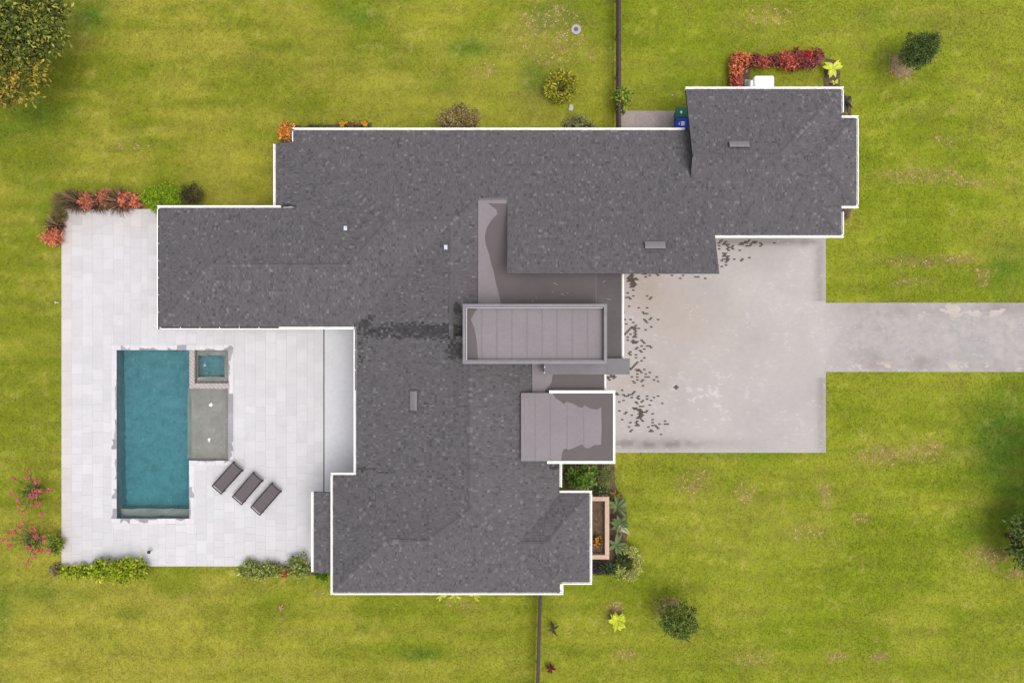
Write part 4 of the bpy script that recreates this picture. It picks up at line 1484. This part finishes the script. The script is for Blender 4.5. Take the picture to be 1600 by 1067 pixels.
# ---- round and hedge shrubs
YG = [(128, 138, 30, 3), (168, 172, 48, 3), (196, 194, 84, 1.2), (84, 96, 26, 2)]
t = shrub('round_shrub', 'ring shaped yellow green shrub with a hollow centre on the back lawn', 'shrub', 876, 137, .86, 1.1, YG, .15, 0.1, seed=11)
for ch in list(t.children):
    bpy.data.objects.remove(ch)
rng = np.random.default_rng(12)
blobs = []
for i in range(11):
    a_ = i * 6.283 / 11 + .2
    blobs.append((math.cos(a_) * .62, math.sin(a_) * .66, .62, .30, .30, .34))
leaf_obj('foliage', crown_parts(blobs, YG, rng, .17, 130, .22, clump=.14), M['leaf'], t)
tb = MB()
stems(tb, (0, 0, -.02), [(math.cos(i * .57) * .6, math.sin(i * .57) * .6, .6) for i in range(11)], .03)
tb.obj('stem', M['bark'], t)
shrub('bamboo_shrub', 'upright light green leafy shrub growing through the back fence', 'shrub', 971, 156, .46, 1.5, [(98, 130, 40, 3), (140, 164, 62, 2), (180, 190, 84, 1), (60, 84, 30, 1)], .24, 150, ry=.66, clump=.2)
shrub('dry_shrub', 'sprawling olive brown shrub half under the back eave', 'shrub', 716, 186, 1.4, 1.2, [(154, 142, 92, 3), (180, 168, 120, 2), (108, 94, 60, 2), (134, 130, 76, 1)], .13, 240, ry=.8, hollow=.6, clump=.17)
GG = [(138, 142, 96, 3), (164, 166, 118, 2), (98, 108, 62, 2)]
shrub('silver_shrub', 'larger grey green shrub against the back gutter near the pale stone', 'shrub', 904, 190, .42, .8, GG, .13, 260, ry=.5)
shrub('silver_shrub', 'smaller grey green shrub left of the larger one against the back gutter', 'shrub', 888, 194, .28, .6, GG, .12, 260, ry=.34)
shrub('silver_shrub', 'low grey green wisps right of the larger shrub at the back gutter', 'shrub', 922, 197, .32, .4, GG, .12, 160, ry=.24)
BG = [(132, 166, 26, 4), (158, 192, 44, 2), (92, 126, 18, 2)]
shrub('clipped_hedge', 'bright green rounded hedge at the corner of the pool wing', 'hedge', 254, 310, 1.15, 1.3, BG, .11, 420, ry=.78, extra=((-.45, .1, 0, .5), (.45, .12, 0, .5), (-.1, -.62, 0, .5)), hollow=.75, clump=.16)
shrub('dark_shrub', 'dark twiggy shrub beside the bright rounded hedge', 'shrub', 300, 305, .72, 1.1, [(74, 74, 46, 3), (98, 96, 62, 2), (50, 48, 34, 2)], .12, 200, ry=.7, clump=.2)
HY = [(128, 158, 22, 3), (166, 186, 40, 3), (194, 200, 60, 1.2), (84, 110, 20, 2)]
for (px, py, r, ry, h, lab) in [(108, 893, .52, .36, .6, 'first low yellow green shrub from the deck corner'), (132, 893, .55, .4, .65, 'second yellow green shrub from the deck corner'),
                                (160, 889, .72, .62, .95, 'tall yellow green shrub third from the deck corner'), (190, 891, .82, .72, 1.0, 'biggest yellow green shrub in the hedge below the pool'), (219, 888, .6, .56, .9, 'yellow green shrub at the hedge end beside the path light')]:
    shrub('hedge_shrub', lab, 'shrub', px, py, r * 1.1, h, HY, .2, 150, 'yellow green hedge below the pool deck', ry=ry * 1.2, clump=.17, hollow=.55)
shrub('climbing_shrub', 'narrow leafy green shrub hugging the left deck edge', 'shrub', 89, 848, .36, .9, [(110, 140, 44, 3), (150, 174, 70, 2), (70, 96, 34, 2)], .17, 160, ry=.72, clump=.17)
shrub('dry_shrub', 'small reddish grey twiggy shrub at the lower left deck corner', 'shrub', 87, 888, .3, .5, [(130, 120, 96, 2), (110, 84, 70, 2), (150, 156, 130, 1)], .12, 140, ry=.55)
GB = [(124, 146, 66, 3), (156, 172, 96, 2), (186, 190, 120, 1), (84, 106, 46, 2)]
for (px, py, r, h, lab) in [(392, 889, .62, .7, 'sage green shrub at the left end of the lower deck border'), (415, 891, .55, .75, 'sage green shrub second from left in the lower deck border'), (433, 888, .42, .7, 'small sage shrub left of the red plant'), (468, 884, .72, .9, 'dark green shrub beside the lean-to gutter')]:
    shrub('border_shrub', lab, 'shrub', px, py, r * 1.2, h, GB, .15, 220, 'shrubs along the lower deck edge', ry=r)
shrub('red_shrub', 'small red brown plant among the sage shrubs', 'plant', 447, 893, .26, .6, [(166, 104, 72, 3), (196, 138, 98, 1), (120, 80, 50, 1)], .14, 260, ry=.34)
shrub('low_shrub', 'bright green shrub tucked under the lean-to roof', 'shrub', 503, 897, .44, .5, [(76, 120, 20, 3), (110, 150, 30, 2), (40, 70, 16, 2)], .13, 260, ry=.3)
# bed in front of the house
shrub('fern_shrub', 'feathery bright green shrub under the portico eave', 'shrub', 908, 744, .98, 1.5, [(104, 140, 52, 3), (132, 168, 72, 2), (74, 104, 38, 2)], .2, 190, ry=.74, clump=.24)
shrub('grey_shrub', 'fine grey green shrub right of the feathery one', 'shrub', 946, 743, .58, .9, [(122, 138, 78, 3), (148, 158, 100, 2), (90, 110, 60, 2)], .09, 420, ry=.72)
shrub('dark_shrub', 'glossy dark green shrub above the tan planter', 'shrub', 938, 764, .5, .7, [(54, 78, 34, 3), (86, 110, 54, 2), (160, 160, 120, .5)], .14, 240, ry=.36)
shrub('dark_shrub', 'blue green shrub below the planter corner', 'shrub', 948, 888, .5, .7, [(60, 82, 52, 3), (88, 110, 70, 2), (40, 52, 40, 2)], .14, 240, ry=.34)
shrub('dark_shrub', 'purple black shrub against the front eave below the planter', 'shrub', 932, 887, .3, .6, [(56, 50, 52, 3), (82, 74, 74, 1)], .12, 260, ry=.4)
shrub('leafy_shrub', 'fresh green shrub between the dark shrubs and the pale ring', 'shrub', 961, 894, .38, .6, [(110, 146, 46, 3), (150, 178, 80, 2), (60, 86, 36, 2)], .14, 240, ry=.34)
VR = [(170, 180, 100, 3), (204, 208, 140, 2), (132, 148, 74, 2)]
t = thing('variegated_shrub', 'pale variegated shrub curled round a dark gap below the planter', 'shrub', (*P(982, 880, .5), 0))
blobs = []
for i in range(10):
    a_ = -2.7 + i * .48
    blobs.append((math.cos(a_) * .52, math.sin(a_) * .76, .5, .25, .27, .28))
leaf_obj('foliage', crown_parts(blobs, VR, np.random.default_rng(22), .10, 330, .2, clump=.12), M['leaf'], t)
tb = MB()
stems(tb, (0, 0, -.02), [b[:3] for b in blobs], .02)
tb.obj('stem', M['bark'], t)
shrub('grassy_shrub', 'dark green spiky plant inside the pale shrub ring', 'plant', 972, 878, .34, .7, [(62, 88, 36, 3), (90, 118, 54, 2), (60, 50, 44, 1)], .3, 120, ry=.5, clump=.14)

# big leaved plants, every leaf a part
GREEN = [(88, 116, 54), (112, 138, 70), (74, 98, 46)]
PALE = lin(150, 166, 110)
rosette('banana_plant', 'arching big leaf plant nearest the yellow leaves beside the planter', 'plant', 966, 793, .9, 13, .78, .22, GREEN + [(170, 176, 130)], group='big leaf plants beside the planter', separate=True, seed=1, mid=PALE, stem_h=.5)
rosette('banana_plant', 'big leaf plant with white leaf backs at the planter middle', 'plant', 970, 822, .9, 14, .78, .24, GREEN + [(214, 216, 190)], group='big leaf plants beside the planter', separate=True, seed=2, mid=PALE, stem_h=.5)
rosette('banana_plant', 'dark big leaf plant just above the pale shrub ring', 'plant', 964, 854, .9, 13, .76, .22, GREEN, group='big leaf plants beside the planter', separate=True, seed=3, mid=PALE, stem_h=.5)
rosette('croton', 'yellow brown strappy plant at the planter upper corner', 'plant', 961, 776, .6, 16, .45, .08, [(188, 160, 66), (140, 120, 50), (116, 80, 50)], seed=4, stem_h=.3)
LIME = [(214, 222, 70), (196, 208, 52), (226, 232, 110)]
rosette('lime_plant', 'lime yellow large leaf plant beside the red hedge', 'plant', 1303.5, 105, .7, 11, .62, .28, LIME, rise=(.1, .5), droop=(.2, .5), separate=True, seed=5, kk=.85, mid=lin(224, 230, 90, .8), stem_h=.45)
rosette('lime_plant', 'small lime plant between the large lime leaves and the garage', 'plant', 1306, 128, .4, 6, .3, .12, LIME, separate=True, seed=6, stem_h=.2)
rosette('lime_plant', 'round yellow plant standing alone on the front lawn', 'plant', 965, 971, .5, 26, .60, .27, [(186, 194, 34), (206, 212, 60), (160, 176, 30)], rise=(.2, 1.0), droop=(.3, .7), separate=True, seed=7, kk=.9, mid=lin(214, 220, 70, .85), stem_h=.3)
for i, (px, n_, lab) in enumerate([(690, 7, 'leftmost yellow green plant peeking under the lower eave'), (711, 8, 'middle yellow green plant peeking under the lower eave'), (740, 5, 'rightmost yellow green plant peeking under the lower eave')]):
    rosette('lime_plant', lab, 'plant', px, 932, .5, n_, .42, .15, [(200, 204, 70), (176, 188, 50), (214, 214, 110)], separate=True, seed=8 + i, kk=.85, stem_h=.3, group='yellow plants under the lower eave')
rosette('ti_plant', 'dark purple pointed plant at the garage corner', 'plant', 1323, 156, .6, 6, .62, .16, [(48, 58, 34), (60, 58, 44)], separate=True, seed=12, stem_h=.3)
rosette('low_plant', 'small pale green plant in the garage corner notch', 'plant', 1322, 172, .3, 8, .3, .1, [(150, 164, 70), (120, 140, 60)], separate=True, seed=13)
rosette('dark_plant', 'brownish plant in the lower notch of the garage', 'plant', 1322, 333, .3, 10, .3, .1, [(96, 78, 50), (80, 70, 44)], seed=14)
rosette('ti_plant', 'thin dark plant leaning beside the lower fence', 'plant', 864, 984, .5, 7, .52, .11, [(66, 56, 50), (84, 66, 56)], separate=True, seed=15, stem_h=.3)
rosette('ti_plant', 'dark red plant beside the lower end of the fence', 'plant', 861, 1047, .5, 9, .38, .13, [(110, 40, 40), (80, 34, 36), (130, 52, 46)], separate=True, seed=16, stem_h=.3)

# red croton hedge: one plant after another
RED = [(184, 92, 78), (206, 124, 104), (140, 66, 60), (192, 84, 80)]
ORA = [(208, 122, 80), (222, 154, 112), (176, 90, 62), (130, 66, 46)]
BUR = [(128, 70, 68), (156, 90, 84), (96, 54, 54), (172, 108, 100)]
hedge = [(1151, 92, ORA, .36, 'orange red croton at the hedge corner'), (1148, 101, ORA, .33, 'orange croton just below the hedge corner'), (1148, 110, ORA, .32, 'third orange croton down the short hedge arm'),
         (1150, 118.5, ORA, .34, 'fourth orange croton down the short hedge arm'), (1150, 127, RED, .33, 'fifth croton down the short hedge arm'), (1149, 134.5, RED, .3, 'last croton of the short arm touching the garage gutter'),
         (1164.5, 95, ORA, .36, 'bright orange croton right of the hedge corner'), (1178.5, 96, BUR, .37, 'burgundy croton third from the hedge corner'), (1191.5, 99.5, RED, .34, 'small red croton standing slightly low in the hedge'),
         (1207, 96, BUR, .36, 'burgundy croton before the wide red clump'), (1225.5, 96, RED, .5, 'wide bright red croton in the hedge middle'), (1240, 99, RED, .46, 'red croton right of the widest one'), (1244, 88, BUR, .42, 'dusky croton behind the red clump'),
         (1259.5, 91, [(206, 70, 70), (178, 64, 64), (140, 56, 60)], .38, 'scarlet croton near the right hedge end'), (1276, 89, BUR, .42, 'dusky croton at the right hedge end'), (1268, 99, BUR, .36, 'low burgundy croton near the right hedge end'), (1253, 101, BUR, .36, 'low dusky croton below the red clump')]
for i, (px, py, cols, r, lab) in enumerate(hedge):
    shrub('croton', lab, 'plant', px, py, r * 1.08, .85, [(*c, 2 if k < 2 else 1) for k, c in enumerate(cols)], .19, 150, 'red and orange croton hedge behind the garage', seed=20 + i, clump=.13, var=.3)
shrub('croton', 'orange croton in the corner of the back wing', 'plant', 447, 207, .44, 1.0, [(232, 168, 78, 3), (214, 140, 70, 2), (170, 130, 66, 1), (140, 110, 60, 1)], .17, 170, ry=.62, seed=40, clump=.14, var=.3)
for i, (px, lab) in enumerate([(537, 'left yellow flower clump at the back gutter'), (568, 'right yellow flower clump at the back gutter')]):
    t = rosette('marigold', lab, 'plant', px, 194.2, .4, 30, .34, .07, [(110, 110, 50), (140, 110, 60)], rise=(.4, 1.4), seed=43 + i, stem_h=.15, group='yellow flowers at the back gutter')
    q = MB()
    for j in range(13):
        a_, d_ = random.uniform(0, 6.28), random.uniform(0, .28)
        q.lathe([(.02, .44), (.075, .46), (.04, .485), (.002, .49)], math.cos(a_) * d_, math.sin(a_) * d_ * .6, 7, vary(lin(240, 178, 40), random, .15))
    tag(q.obj('flower', M['petal'], t), kind='stuff')

shrub('border_shrub', 'low green creeper along the back gutter left of the yellow flowers', 'plant', 500, 199, .95, .3, [(96, 116, 48, 3), (130, 142, 70, 2), (70, 86, 36, 1)], .1, 200, ry=.22, seed=46)
shrub('border_shrub', 'reddish twiggy plant between the two yellow flower clumps', 'plant', 552, 196, .32, .4, [(150, 110, 84, 3), (176, 140, 110, 1), (112, 96, 60, 2)], .1, 220, ry=.2, seed=47)

# pool corner: fountain grasses and orange shrubs
FG = [(84, 62, 56), (112, 86, 72), (150, 116, 88), (66, 46, 44), (190, 150, 112)]
FO = [(136, 114, 66), (166, 144, 92), (110, 84, 56), (140, 140, 76)]
for i, (px, py, cols, r, lab) in enumerate([(90, 314, FO, .62, 'olive fountain grass at the upper left deck corner'), (119, 315, FG, .82, 'first dark purple fountain grass along the upper deck edge'), (151, 315, FG, .78, 'middle dark purple fountain grass between orange plants'),
                                            (184, 314, FG, 1.0, 'largest dark fountain grass spilling onto the deck'), (86, 335, FO, .55, 'olive fountain grass on the left deck edge'), (82, 350, FG, .6, 'dark fountain grass above the coral plant on the left deck edge'), (104, 305, FO, .5, 'small straw coloured grass near the deck corner')]):
    rosette('fountain_grass', lab, 'plant', px, py, .6, 320, r, .032, cols, rise=(.6, 2.2), droop=(.5, 1.6), group='fountain grasses round the pool deck corner', seed=60 + i)
CR = [(214, 130, 104, 3), (230, 158, 130, 2), (170, 92, 70, 2), (190, 140, 96, 1)]
for (px, py, r, ry, lab) in [(136, 315, .42, .5, 'left salmon orange plant on the upper deck edge'), (164, 311, .42, .52, 'pink coral plant between two dark grasses'), (197, 313, .46, .52, 'salmon plant right of the largest dark grass'), (213, 315, .32, .42, 'brown orange plant touching the bright hedge'), (83, 371, .74, .52, 'wide coral plant on the left deck edge')]:
    shrub('coral_plant', lab, 'plant', px, py, r, .75, CR, .13, 300, 'coral plants round the pool deck corner', ry=ry, clump=.13)

# pink flowering bushes: sparse stems, each flower head a part
pink1 = [(21, 747, .7), (43.5, 735.5, .6), (43.5, 747, .7), (55.5, 752, 1.1), (19, 770.5, 1.1), (55, 767, 1.1), (57, 774, 1.0), (48, 775, 1.0), (64, 766, .9), (76, 765, .8), (28, 780.5, .8), (29.5, 790, .7), (37, 799, .9), (60.5, 787.5, .9), (65, 803.5, .8), (51, 789, .6)]
pink2 = [(35, 816.5, .6), (31, 824, .8), (52, 826.5, 1.3), (22.5, 831, 1.0), (14, 832, .7), (4, 844, 1.1), (14, 853, .8), (57, 838, 1.0), (46, 855, .8), (43, 856, .7), (69, 838, .7), (76, 861, .8), (64, 860.5, .7), (52, 869.5, .8), (43, 881, 1.0), (56, 860, .7), (69, 846, .6), (13, 844, .6)]
for (cx_, cy_, heads, lab, sd_) in [(44, 768, pink1, 'upper pink flowering bush left of the pool deck', 1), (46, 846, pink2, 'lower pink flowering bush left of the deck corner', 2)]:
    z0 = 1.3
    x0, y0 = P(cx_, cy_, z0 * .7)
    t = thing('flowering_bush', lab, 'bush', (x0, y0, 0), 0, 'pink flowering bushes left of the pool')
    r = random.Random(sd_)
    rng = np.random.default_rng(50 + sd_)
    tb = MB()
    parts = []
    for (a_, b_, s_) in heads:
        z = z0 * r.uniform(.75, 1.05)
        x, y = P(a_, b_, z)
        x, y = x - x0, y - y0
        tb.tube([(0, 0, -.02), (x * .45 + r.uniform(-.04, .04), y * .45, z * .62), (x, y, z)], [.018, .012, .006], 5)
        q = MB()
        for k in range(26):
            an, d_, zz = r.uniform(0, 6.28), r.random() ** .6 * .15 * s_, r.uniform(-.09, .09) * s_
            c = vary(lin(*r.choice([(238, 112, 120), (226, 100, 112), (240, 150, 140), (214, 90, 104)])), r, .12)
            px_, py_ = math.cos(an) * d_, math.sin(an) * d_
            rr_ = .028 + r.random() * .02
            th = r.uniform(0, 1)
            q.poly([(px_ + math.cos(th + m_ * 1.2566) * rr_, py_ + math.sin(th + m_ * 1.2566) * rr_, zz + r.uniform(-.015, .015)) for m_ in range(5)], c)
        q.obj('flower_head', M['petal'], t, (x, y, z))
        n = 26
        tt = rng.uniform(.35, .98, (n, 1))
        cen = np.array([[x * .95, y * .95, z * .95]]) * tt + rng.normal(size=(n, 3)) * .07
        cen[:, 2] = np.maximum(cen[:, 2], .05)
        col = pal([(92, 110, 56, 3), (120, 132, 74, 2), (150, 120, 90, 1), (70, 84, 44, 2)], n, rng)
        ln_ = rng.uniform(.06, .12, n)
        parts.append(leaf_quads(cen, rng.normal(size=(n, 3)) * [1, 1, .4], np.tile([0, 0, 1.], (n, 1)) + rng.normal(size=(n, 3)) * .3, ln_, ln_ * .5, col))
    parts += crown_parts([(0, 0, z0 * .6, .32, .32, .3)], [(86, 104, 54, 3), (114, 130, 76, 2), (60, 74, 40, 2)], rng, .11, 200, clump=.14)
    tb.obj('stem', M['bark'], t)
    leaf_obj('foliage', parts, M['leaf'], t)

# ------------------------------------------------------------------ planter box by the front wing
PLZ = .75
p0_ = P(918, 873.5, PLZ)
p1_ = P(952, 776, PLZ)
planter = thing('planter_box', 'tan stucco planter box against the front wall with orange flowers', 'planter', ((p0_[0] + p1_[0]) / 2, (p0_[1] + p1_[1]) / 2, 0))
hx, hy, tw = (p1_[0] - p0_[0]) / 2, (p1_[1] - p0_[1]) / 2, .245
mb = MB()
mb.box(-hx, hx, hy - tw, hy, 0, PLZ, bevel=.012)
mb.box(-hx, hx, -hy, -hy + tw, 0, PLZ, bevel=.012)
mb.box(hx - tw, hx, -hy + tw, hy - tw, 0, PLZ - .002, bevel=.012)
mb.box(-hx, -hx + .1, -hy + tw, hy - tw, 0, PLZ - .004)
mb.obj('wall', M['tanstucco'], planter)
mb = MB()
mb.box(-hx + .1, hx - tw, -hy + tw, hy - tw, .0, .42)
mb.obj('soil', M['soil'], planter)
t = rosette('marigold', 'orange flowering plant inside the tan planter box', 'plant', 934, 845, .7, 60, .42, .07, [(120, 90, 40), (150, 96, 50), (96, 84, 40)], rise=(.4, 1.4), seed=70, stem_h=.42)
q = MB()
for j in range(26):
    a_, d_ = random.uniform(0, 6.28), random.uniform(0, .34)
    q.lathe([(.02, .70), (.05, .72), (.03, .745), (.002, .75)], math.cos(a_) * d_ * .75, math.sin(a_) * d_, 7, vary(lin(226, 150, 44), random, .2))
tag(q.obj('flower', M['petal'], t), kind='stuff')

# ------------------------------------------------------------------ sun loungers
def make_lounger():
    t = thing('sun_lounger', '', 'sun lounger', group='dark sun loungers in a row beside the pool')
    Lh, Wh, z = .93, .345, .33
    q = MB()
    for s_ in (-1, 1):
        q.box(-Lh - .03, Lh + .02, s_ * Wh - .03, s_ * Wh + .03, z - .04, z + .025, bevel=.008)
    q.box(-Lh - .03, -Lh + .012, -Wh + .031, Wh - .031, z - .04, z + .02, bevel=.006)
    q.obj('frame', M['bronze'], t)
    for sx__ in (-.78, .78):
        for s_ in (-1, 1):
            q = MB()
            q.box(-.022, .022, -.022, .022, 0, z - .041)
            q.obj('leg', M['bronze'], t, (sx__, s_ * Wh, 0))
    q = MB()
    q.box(-Lh + .075, -.28, -Wh + .032, Wh - .032, z - .012, z - .002)
    q.obj('seat', M['sling'], t)
    q = MB()   # raised head part with its curved top bar
    a_ = .12
    N_ = 6
    for i in range(N_):
        u0, u1 = i / N_, (i + 1) / N_
        xx0, xx1 = -.275 + u0 * 1.2, -.275 + u1 * 1.2
        q.poly([(xx0, -Wh + .032, z + a_ * u0 ** 1.3), (xx1, -Wh + .032, z + a_ * u1 ** 1.3), (xx1, Wh - .032, z + a_ * u1 ** 1.3), (xx0, Wh - .032, z + a_ * u0 ** 1.3)])
        q.poly([(xx0, -Wh + .032, z - .01 + a_ * u0 ** 1.3), (xx0, Wh - .032, z - .01 + a_ * u0 ** 1.3), (xx1, Wh - .032, z - .01 + a_ * u1 ** 1.3), (xx1, -Wh + .032, z - .01 + a_ * u1 ** 1.3)])
    bk = q.obj('backrest', M['sling'], t)
    q = MB()
    q.tube([(.93 - .045 * (1 - (v / 6 * 2 - 1) ** 2), -Wh + .01 + (2 * Wh - .02) * v / 6, z + a_ + .005) for v in range(7)], .022, 8)
    for s_ in (-1, 1):
        q.tube([(-.28, s_ * (Wh - .012), z + .01), (.2, s_ * (Wh - .012), z + .055), (.94, s_ * (Wh - .012), z + a_ + .005)], .02, 8)
    q.obj('back_bar', M['bronze'], bk)
    return t


l0 = make_lounger()
spots = [(355.8, 746.2, 'left dark sun lounger touching the sun shelf corner'), (387.3, 762.6, 'middle dark sun lounger of the three'), (416, 779.2, 'right dark sun lounger nearest the house')]
for i, (px, py, lab) in enumerate(spots):
    if i == 0:
        o = l0
    else:
        o = l0.copy()
        COL.objects.link(o)
        for ch in list(l0.children):
            c = ch.copy()
            COL.objects.link(c)
            c.parent = o
            for g in ch.children:
                d = g.copy()
                COL.objects.link(d)
                d.parent = c
    x, y = P(px, py, .36)
    o.location = (x, y, .052)
    o.rotation_euler = (0, 0, math.radians(48.5 + (-.5, 0.6, 0.2)[i]))
    o['label'] = lab

# ------------------------------------------------------------------ fences
def fence(label, x, y0, y1, posts, lean=0.0):
    t = thing('fence', label, 'fence', (x, (y0 + y1) / 2, 0))
    yc = (y0 + y1) / 2
    me = None
    for py in posts:
        q = MB()
        if me is None:
            q.box(-.06, .06, -.06, .06, -.05, 1.27, bevel=.01)
            me = q.mesh('post', M['fence'])
        link('post', me, t, (lean * (py - yc), py - yc, 0))
    seg = [y0] + [p for p in posts if y0 < p < y1] + [y1]
    seg = sorted(set(seg))
    for a_, b_ in zip(seg[:-1], seg[1:]):
        if b_ - a_ < .1:
            continue
        for z in (.22, .52, .82, 1.10):
            q = MB()
            xa_, xb_ = lean * (a_ - yc), lean * (b_ - yc)
            o_ = -.078
            q.prism(ccw([(xa_ + o_ - .014, a_ - yc + .004), (xa_ + o_ + .014, a_ - yc + .004), (xb_ + o_ + .014, b_ - yc - .004), (xb_ + o_ - .014, b_ - yc - .004)]), z, z + .14)
            q.obj('rail', M['fence'], t)
        q = MB()
        q.prism(ccw([(xa_ - .10, a_ - yc + .006), (xa_ + .045, a_ - yc + .006), (xb_ + .045, b_ - yc - .006), (xb_ - .10, b_ - yc - .006)]), 1.272, 1.30)
        q.obj('cap_board', M['fence'], t)
    return t


zf = .968
fence('dark brown board fence running up from the back of the house', 6.06, 11.2, 24.0, [533.5 / 27 * 0 + (533.5 - p) / 27 * zf for p in (198, 157, 110, 47, -14, -75)])
fence('dark brown board fence running down from the lower eave', 1.55, -21.0, -13.05, [(533.5 - p) / 27 * zf for p in (934, 992, 1051, 1110)], lean=.028)

# ------------------------------------------------------------------ bins
def bin_(px, py, mname, label, mark):
    x, y = P(px, py, 1.05)
    t = thing('wheelie_bin', label, 'bin', (x, y, .05), 0, 'wheeled bins beside the garage wall')
    q = MB()
    q.rings([[(-.24, -.22, .06), (.24, -.22, .06), (.24, .22, .06), (-.24, .22, .06)], [(-.33, -.28, .95), (.33, -.28, .95), (.33, .28, .95), (-.33, .28, .95)]])
    q.obj('body', M[mname], t)
    q = MB()
    pts = []
    for (cx__, cy__, a0_) in ((.29, .25, 0), (-.29, .25, 1), (-.29, -.25, 2), (.29, -.25, 3)):
        for k in range(4):
            a_ = (a0_ + k / 3) * math.pi / 2
            pts.append((cx__ + .07 * math.cos(a_), cy__ + .07 * math.sin(a_)))
    q.rings([[(a_, b_, .951) for a_, b_ in pts], [(a_, b_, .99) for a_, b_ in pts], [(a_ * .92, b_ * .92, 1.03) for a_, b_ in pts], [(a_ * .6, b_ * .6, 1.045) for a_, b_ in pts]])
    lid = q.obj('lid', M[mname], t)
    q = MB()
    for m_ in mark:
        q.prism(ccw(m_), 1.0455, 1.0475)
    q.obj('marking', M['print'], lid)
    q = MB()
    q.tube([(.36, -.2, .93), (.40, -.2, .96), (.40, .2, .96), (.36, .2, .93)], .016, 6)
    q.obj('handle', M[mname], t)
    for s_ in (-1, 1):
        q = MB()
        q.rings([[(.26 + .10 * math.cos(a_ * .5236), s_ * .24 + dz_, .10 + .10 * math.sin(a_ * .5236)) for a_ in range(12)] for dz_ in (-.025, .025)])
        q.obj('wheel', M['black'], t)
    return t


tri = [[(-.02, .14), (-.10, .02), (-.02, -.10), (.0, -.04), (-.03, .02), (0, .07)]]
bin_(1066, 176, 'bin_green', 'green lidded wheelie bin, upper of the pair', [[(-.06, .10), (-.15, .0), (-.06, -.10), (.0, .0)], ])
bin_(1066, 193.5, 'bin_blue', 'blue lidded wheelie bin, lower of the pair', [[(-.08, -.13), (.1, -.13), (.1, .11), (-.08, .11)], [(-.12, .1), (-.22, .02), (-.19, -.1), (-.14, -.1), (-.17, 0)], [(.12, .11), (.14, .11), (.14, -.12), (.12, -.12)]])

# ------------------------------------------------------------------ white utility unit behind the garage
x, y = P(1193, 130, 1.0)
unit = thing('utility_unit', 'white rounded utility unit half hidden behind the garage gutter', 'utility unit', (x, y, 0))
q = MB()


def rrect(hx_, hy_, r, z):
    pts = []
    for (sx__, sy__, a0_) in ((1, 1, 0), (-1, 1, 1), (-1, -1, 2), (1, -1, 3)):
        for k in range(5):
            a_ = (a0_ + k / 4) * math.pi / 2
            pts.append((sx__ * (hx_ - r) + r * math.cos(a_), sy__ * (hy_ - r) + r * math.sin(a_), z))
    return pts


q.rings([rrect(.55, .42, .1, .08), rrect(.57, .44, .12, .8), rrect(.56, .43, .12, .93), rrect(.50, .37, .1, 1.0), rrect(.3, .2, .08, 1.02)])
q.obj('cover', M['unit'], unit, (.06, 0, 0))
q = MB()
q.rings([rrect(.14, .30, .08, .08), rrect(.14, .30, .08, .72), rrect(.10, .26, .07, .80)])
q.obj('side_housing', M['unit'], unit, (-.54, -.04, 0))
q = MB()
q.box(-.75, .75, -.55, .55, -.03, .08)
q.obj('base', M['concrete'], unit)

# ------------------------------------------------------------------ small things on the lawn
x, y = P(900, 47)
dc = thing('drain_cover', 'round concrete drain cover with a dark opening in the back lawn', 'drain cover', (x, y, 0))
q = MB()
q.lathe([(.29, -.02), (.29, .05), (.26, .07), (.13, .07), (.12, .03)], 0, 0, 24)
q.obj('ring', M['concrete'], dc)
q = MB()
q.lathe([(.119, .0), (.119, .045), (.09, .06), (.02, .065)], 0, 0, 16)
q.obj('lid', M['metal_dk'], dc)
x, y = P(892, 168, .06)
q = MB()
q.rings([[(-.15, -.2, -.02), (.13, -.22, -.02), (.16, .16, -.02), (-.1, .2, -.02)], [(-.14, -.19, .08), (.12, -.2, .085), (.14, .14, .08), (-.09, .18, .08)], [(-.1, -.14, .1), (.08, -.15, .105), (.1, .1, .1), (-.05, .13, .1)]])
tag(q.obj('flat_stone', M['stone'], None, (x, y, 0)), 'pale flat stone lying beside the hollow round shrub', 'stone')
x, y = P(91, 473)
q = MB()
q.tube([(-.12, 0, .06), (.10, .01, .06)], .04, 10)
q.tube([(-.12, -.06, .06), (-.12, .08, .06)], .045, 10)
tag(q.obj('pipe_stub', M['stone'], None, (x, y, 0)), 'short pale pipe stub beside the left deck edge', 'pipe')
x, y = P(1050.5, 149.5)
q = MB()
q.lathe([(.05, 0), (.06, .03), (.03, .06), (.004, .065)], 0, 0, 8)
tag(q.obj('sprinkler_head', M['stone'], None, (x, y, 0)), 'tiny white sprinkler head on the grass left of the garage', 'sprinkler')
x, y = P(233, 862, .4)
pl = thing('path_light', 'small black path light at the end of the yellow hedge', 'garden light', (x, y, .05))
q = MB()
q.tube([(0, 0, -.05), (0, 0, .38)], .015, 7)
q.obj('stake', M['black'], pl)
q = MB()
q.lathe([(.10, .36), (.10, .38), (.05, .44), (.01, .46)], 0, 0, 14)
q.obj('shade', M['black'], pl)
x, y = P(439, 950)
q = MB()
rd = random.Random(3)
for i in range(6):
    blade_leaf(q, (rd.uniform(-.05, .05), -.15 + i * .05, .05), 1.2 + rd.uniform(-.7, .7), .3, .07, .2, .3, (1, 1, 1))
tag(q.obj('fallen_frond', M['debris'], None, (x, y, .02)), 'dry tan fallen frond on the lawn below the deck', 'fallen leaf')
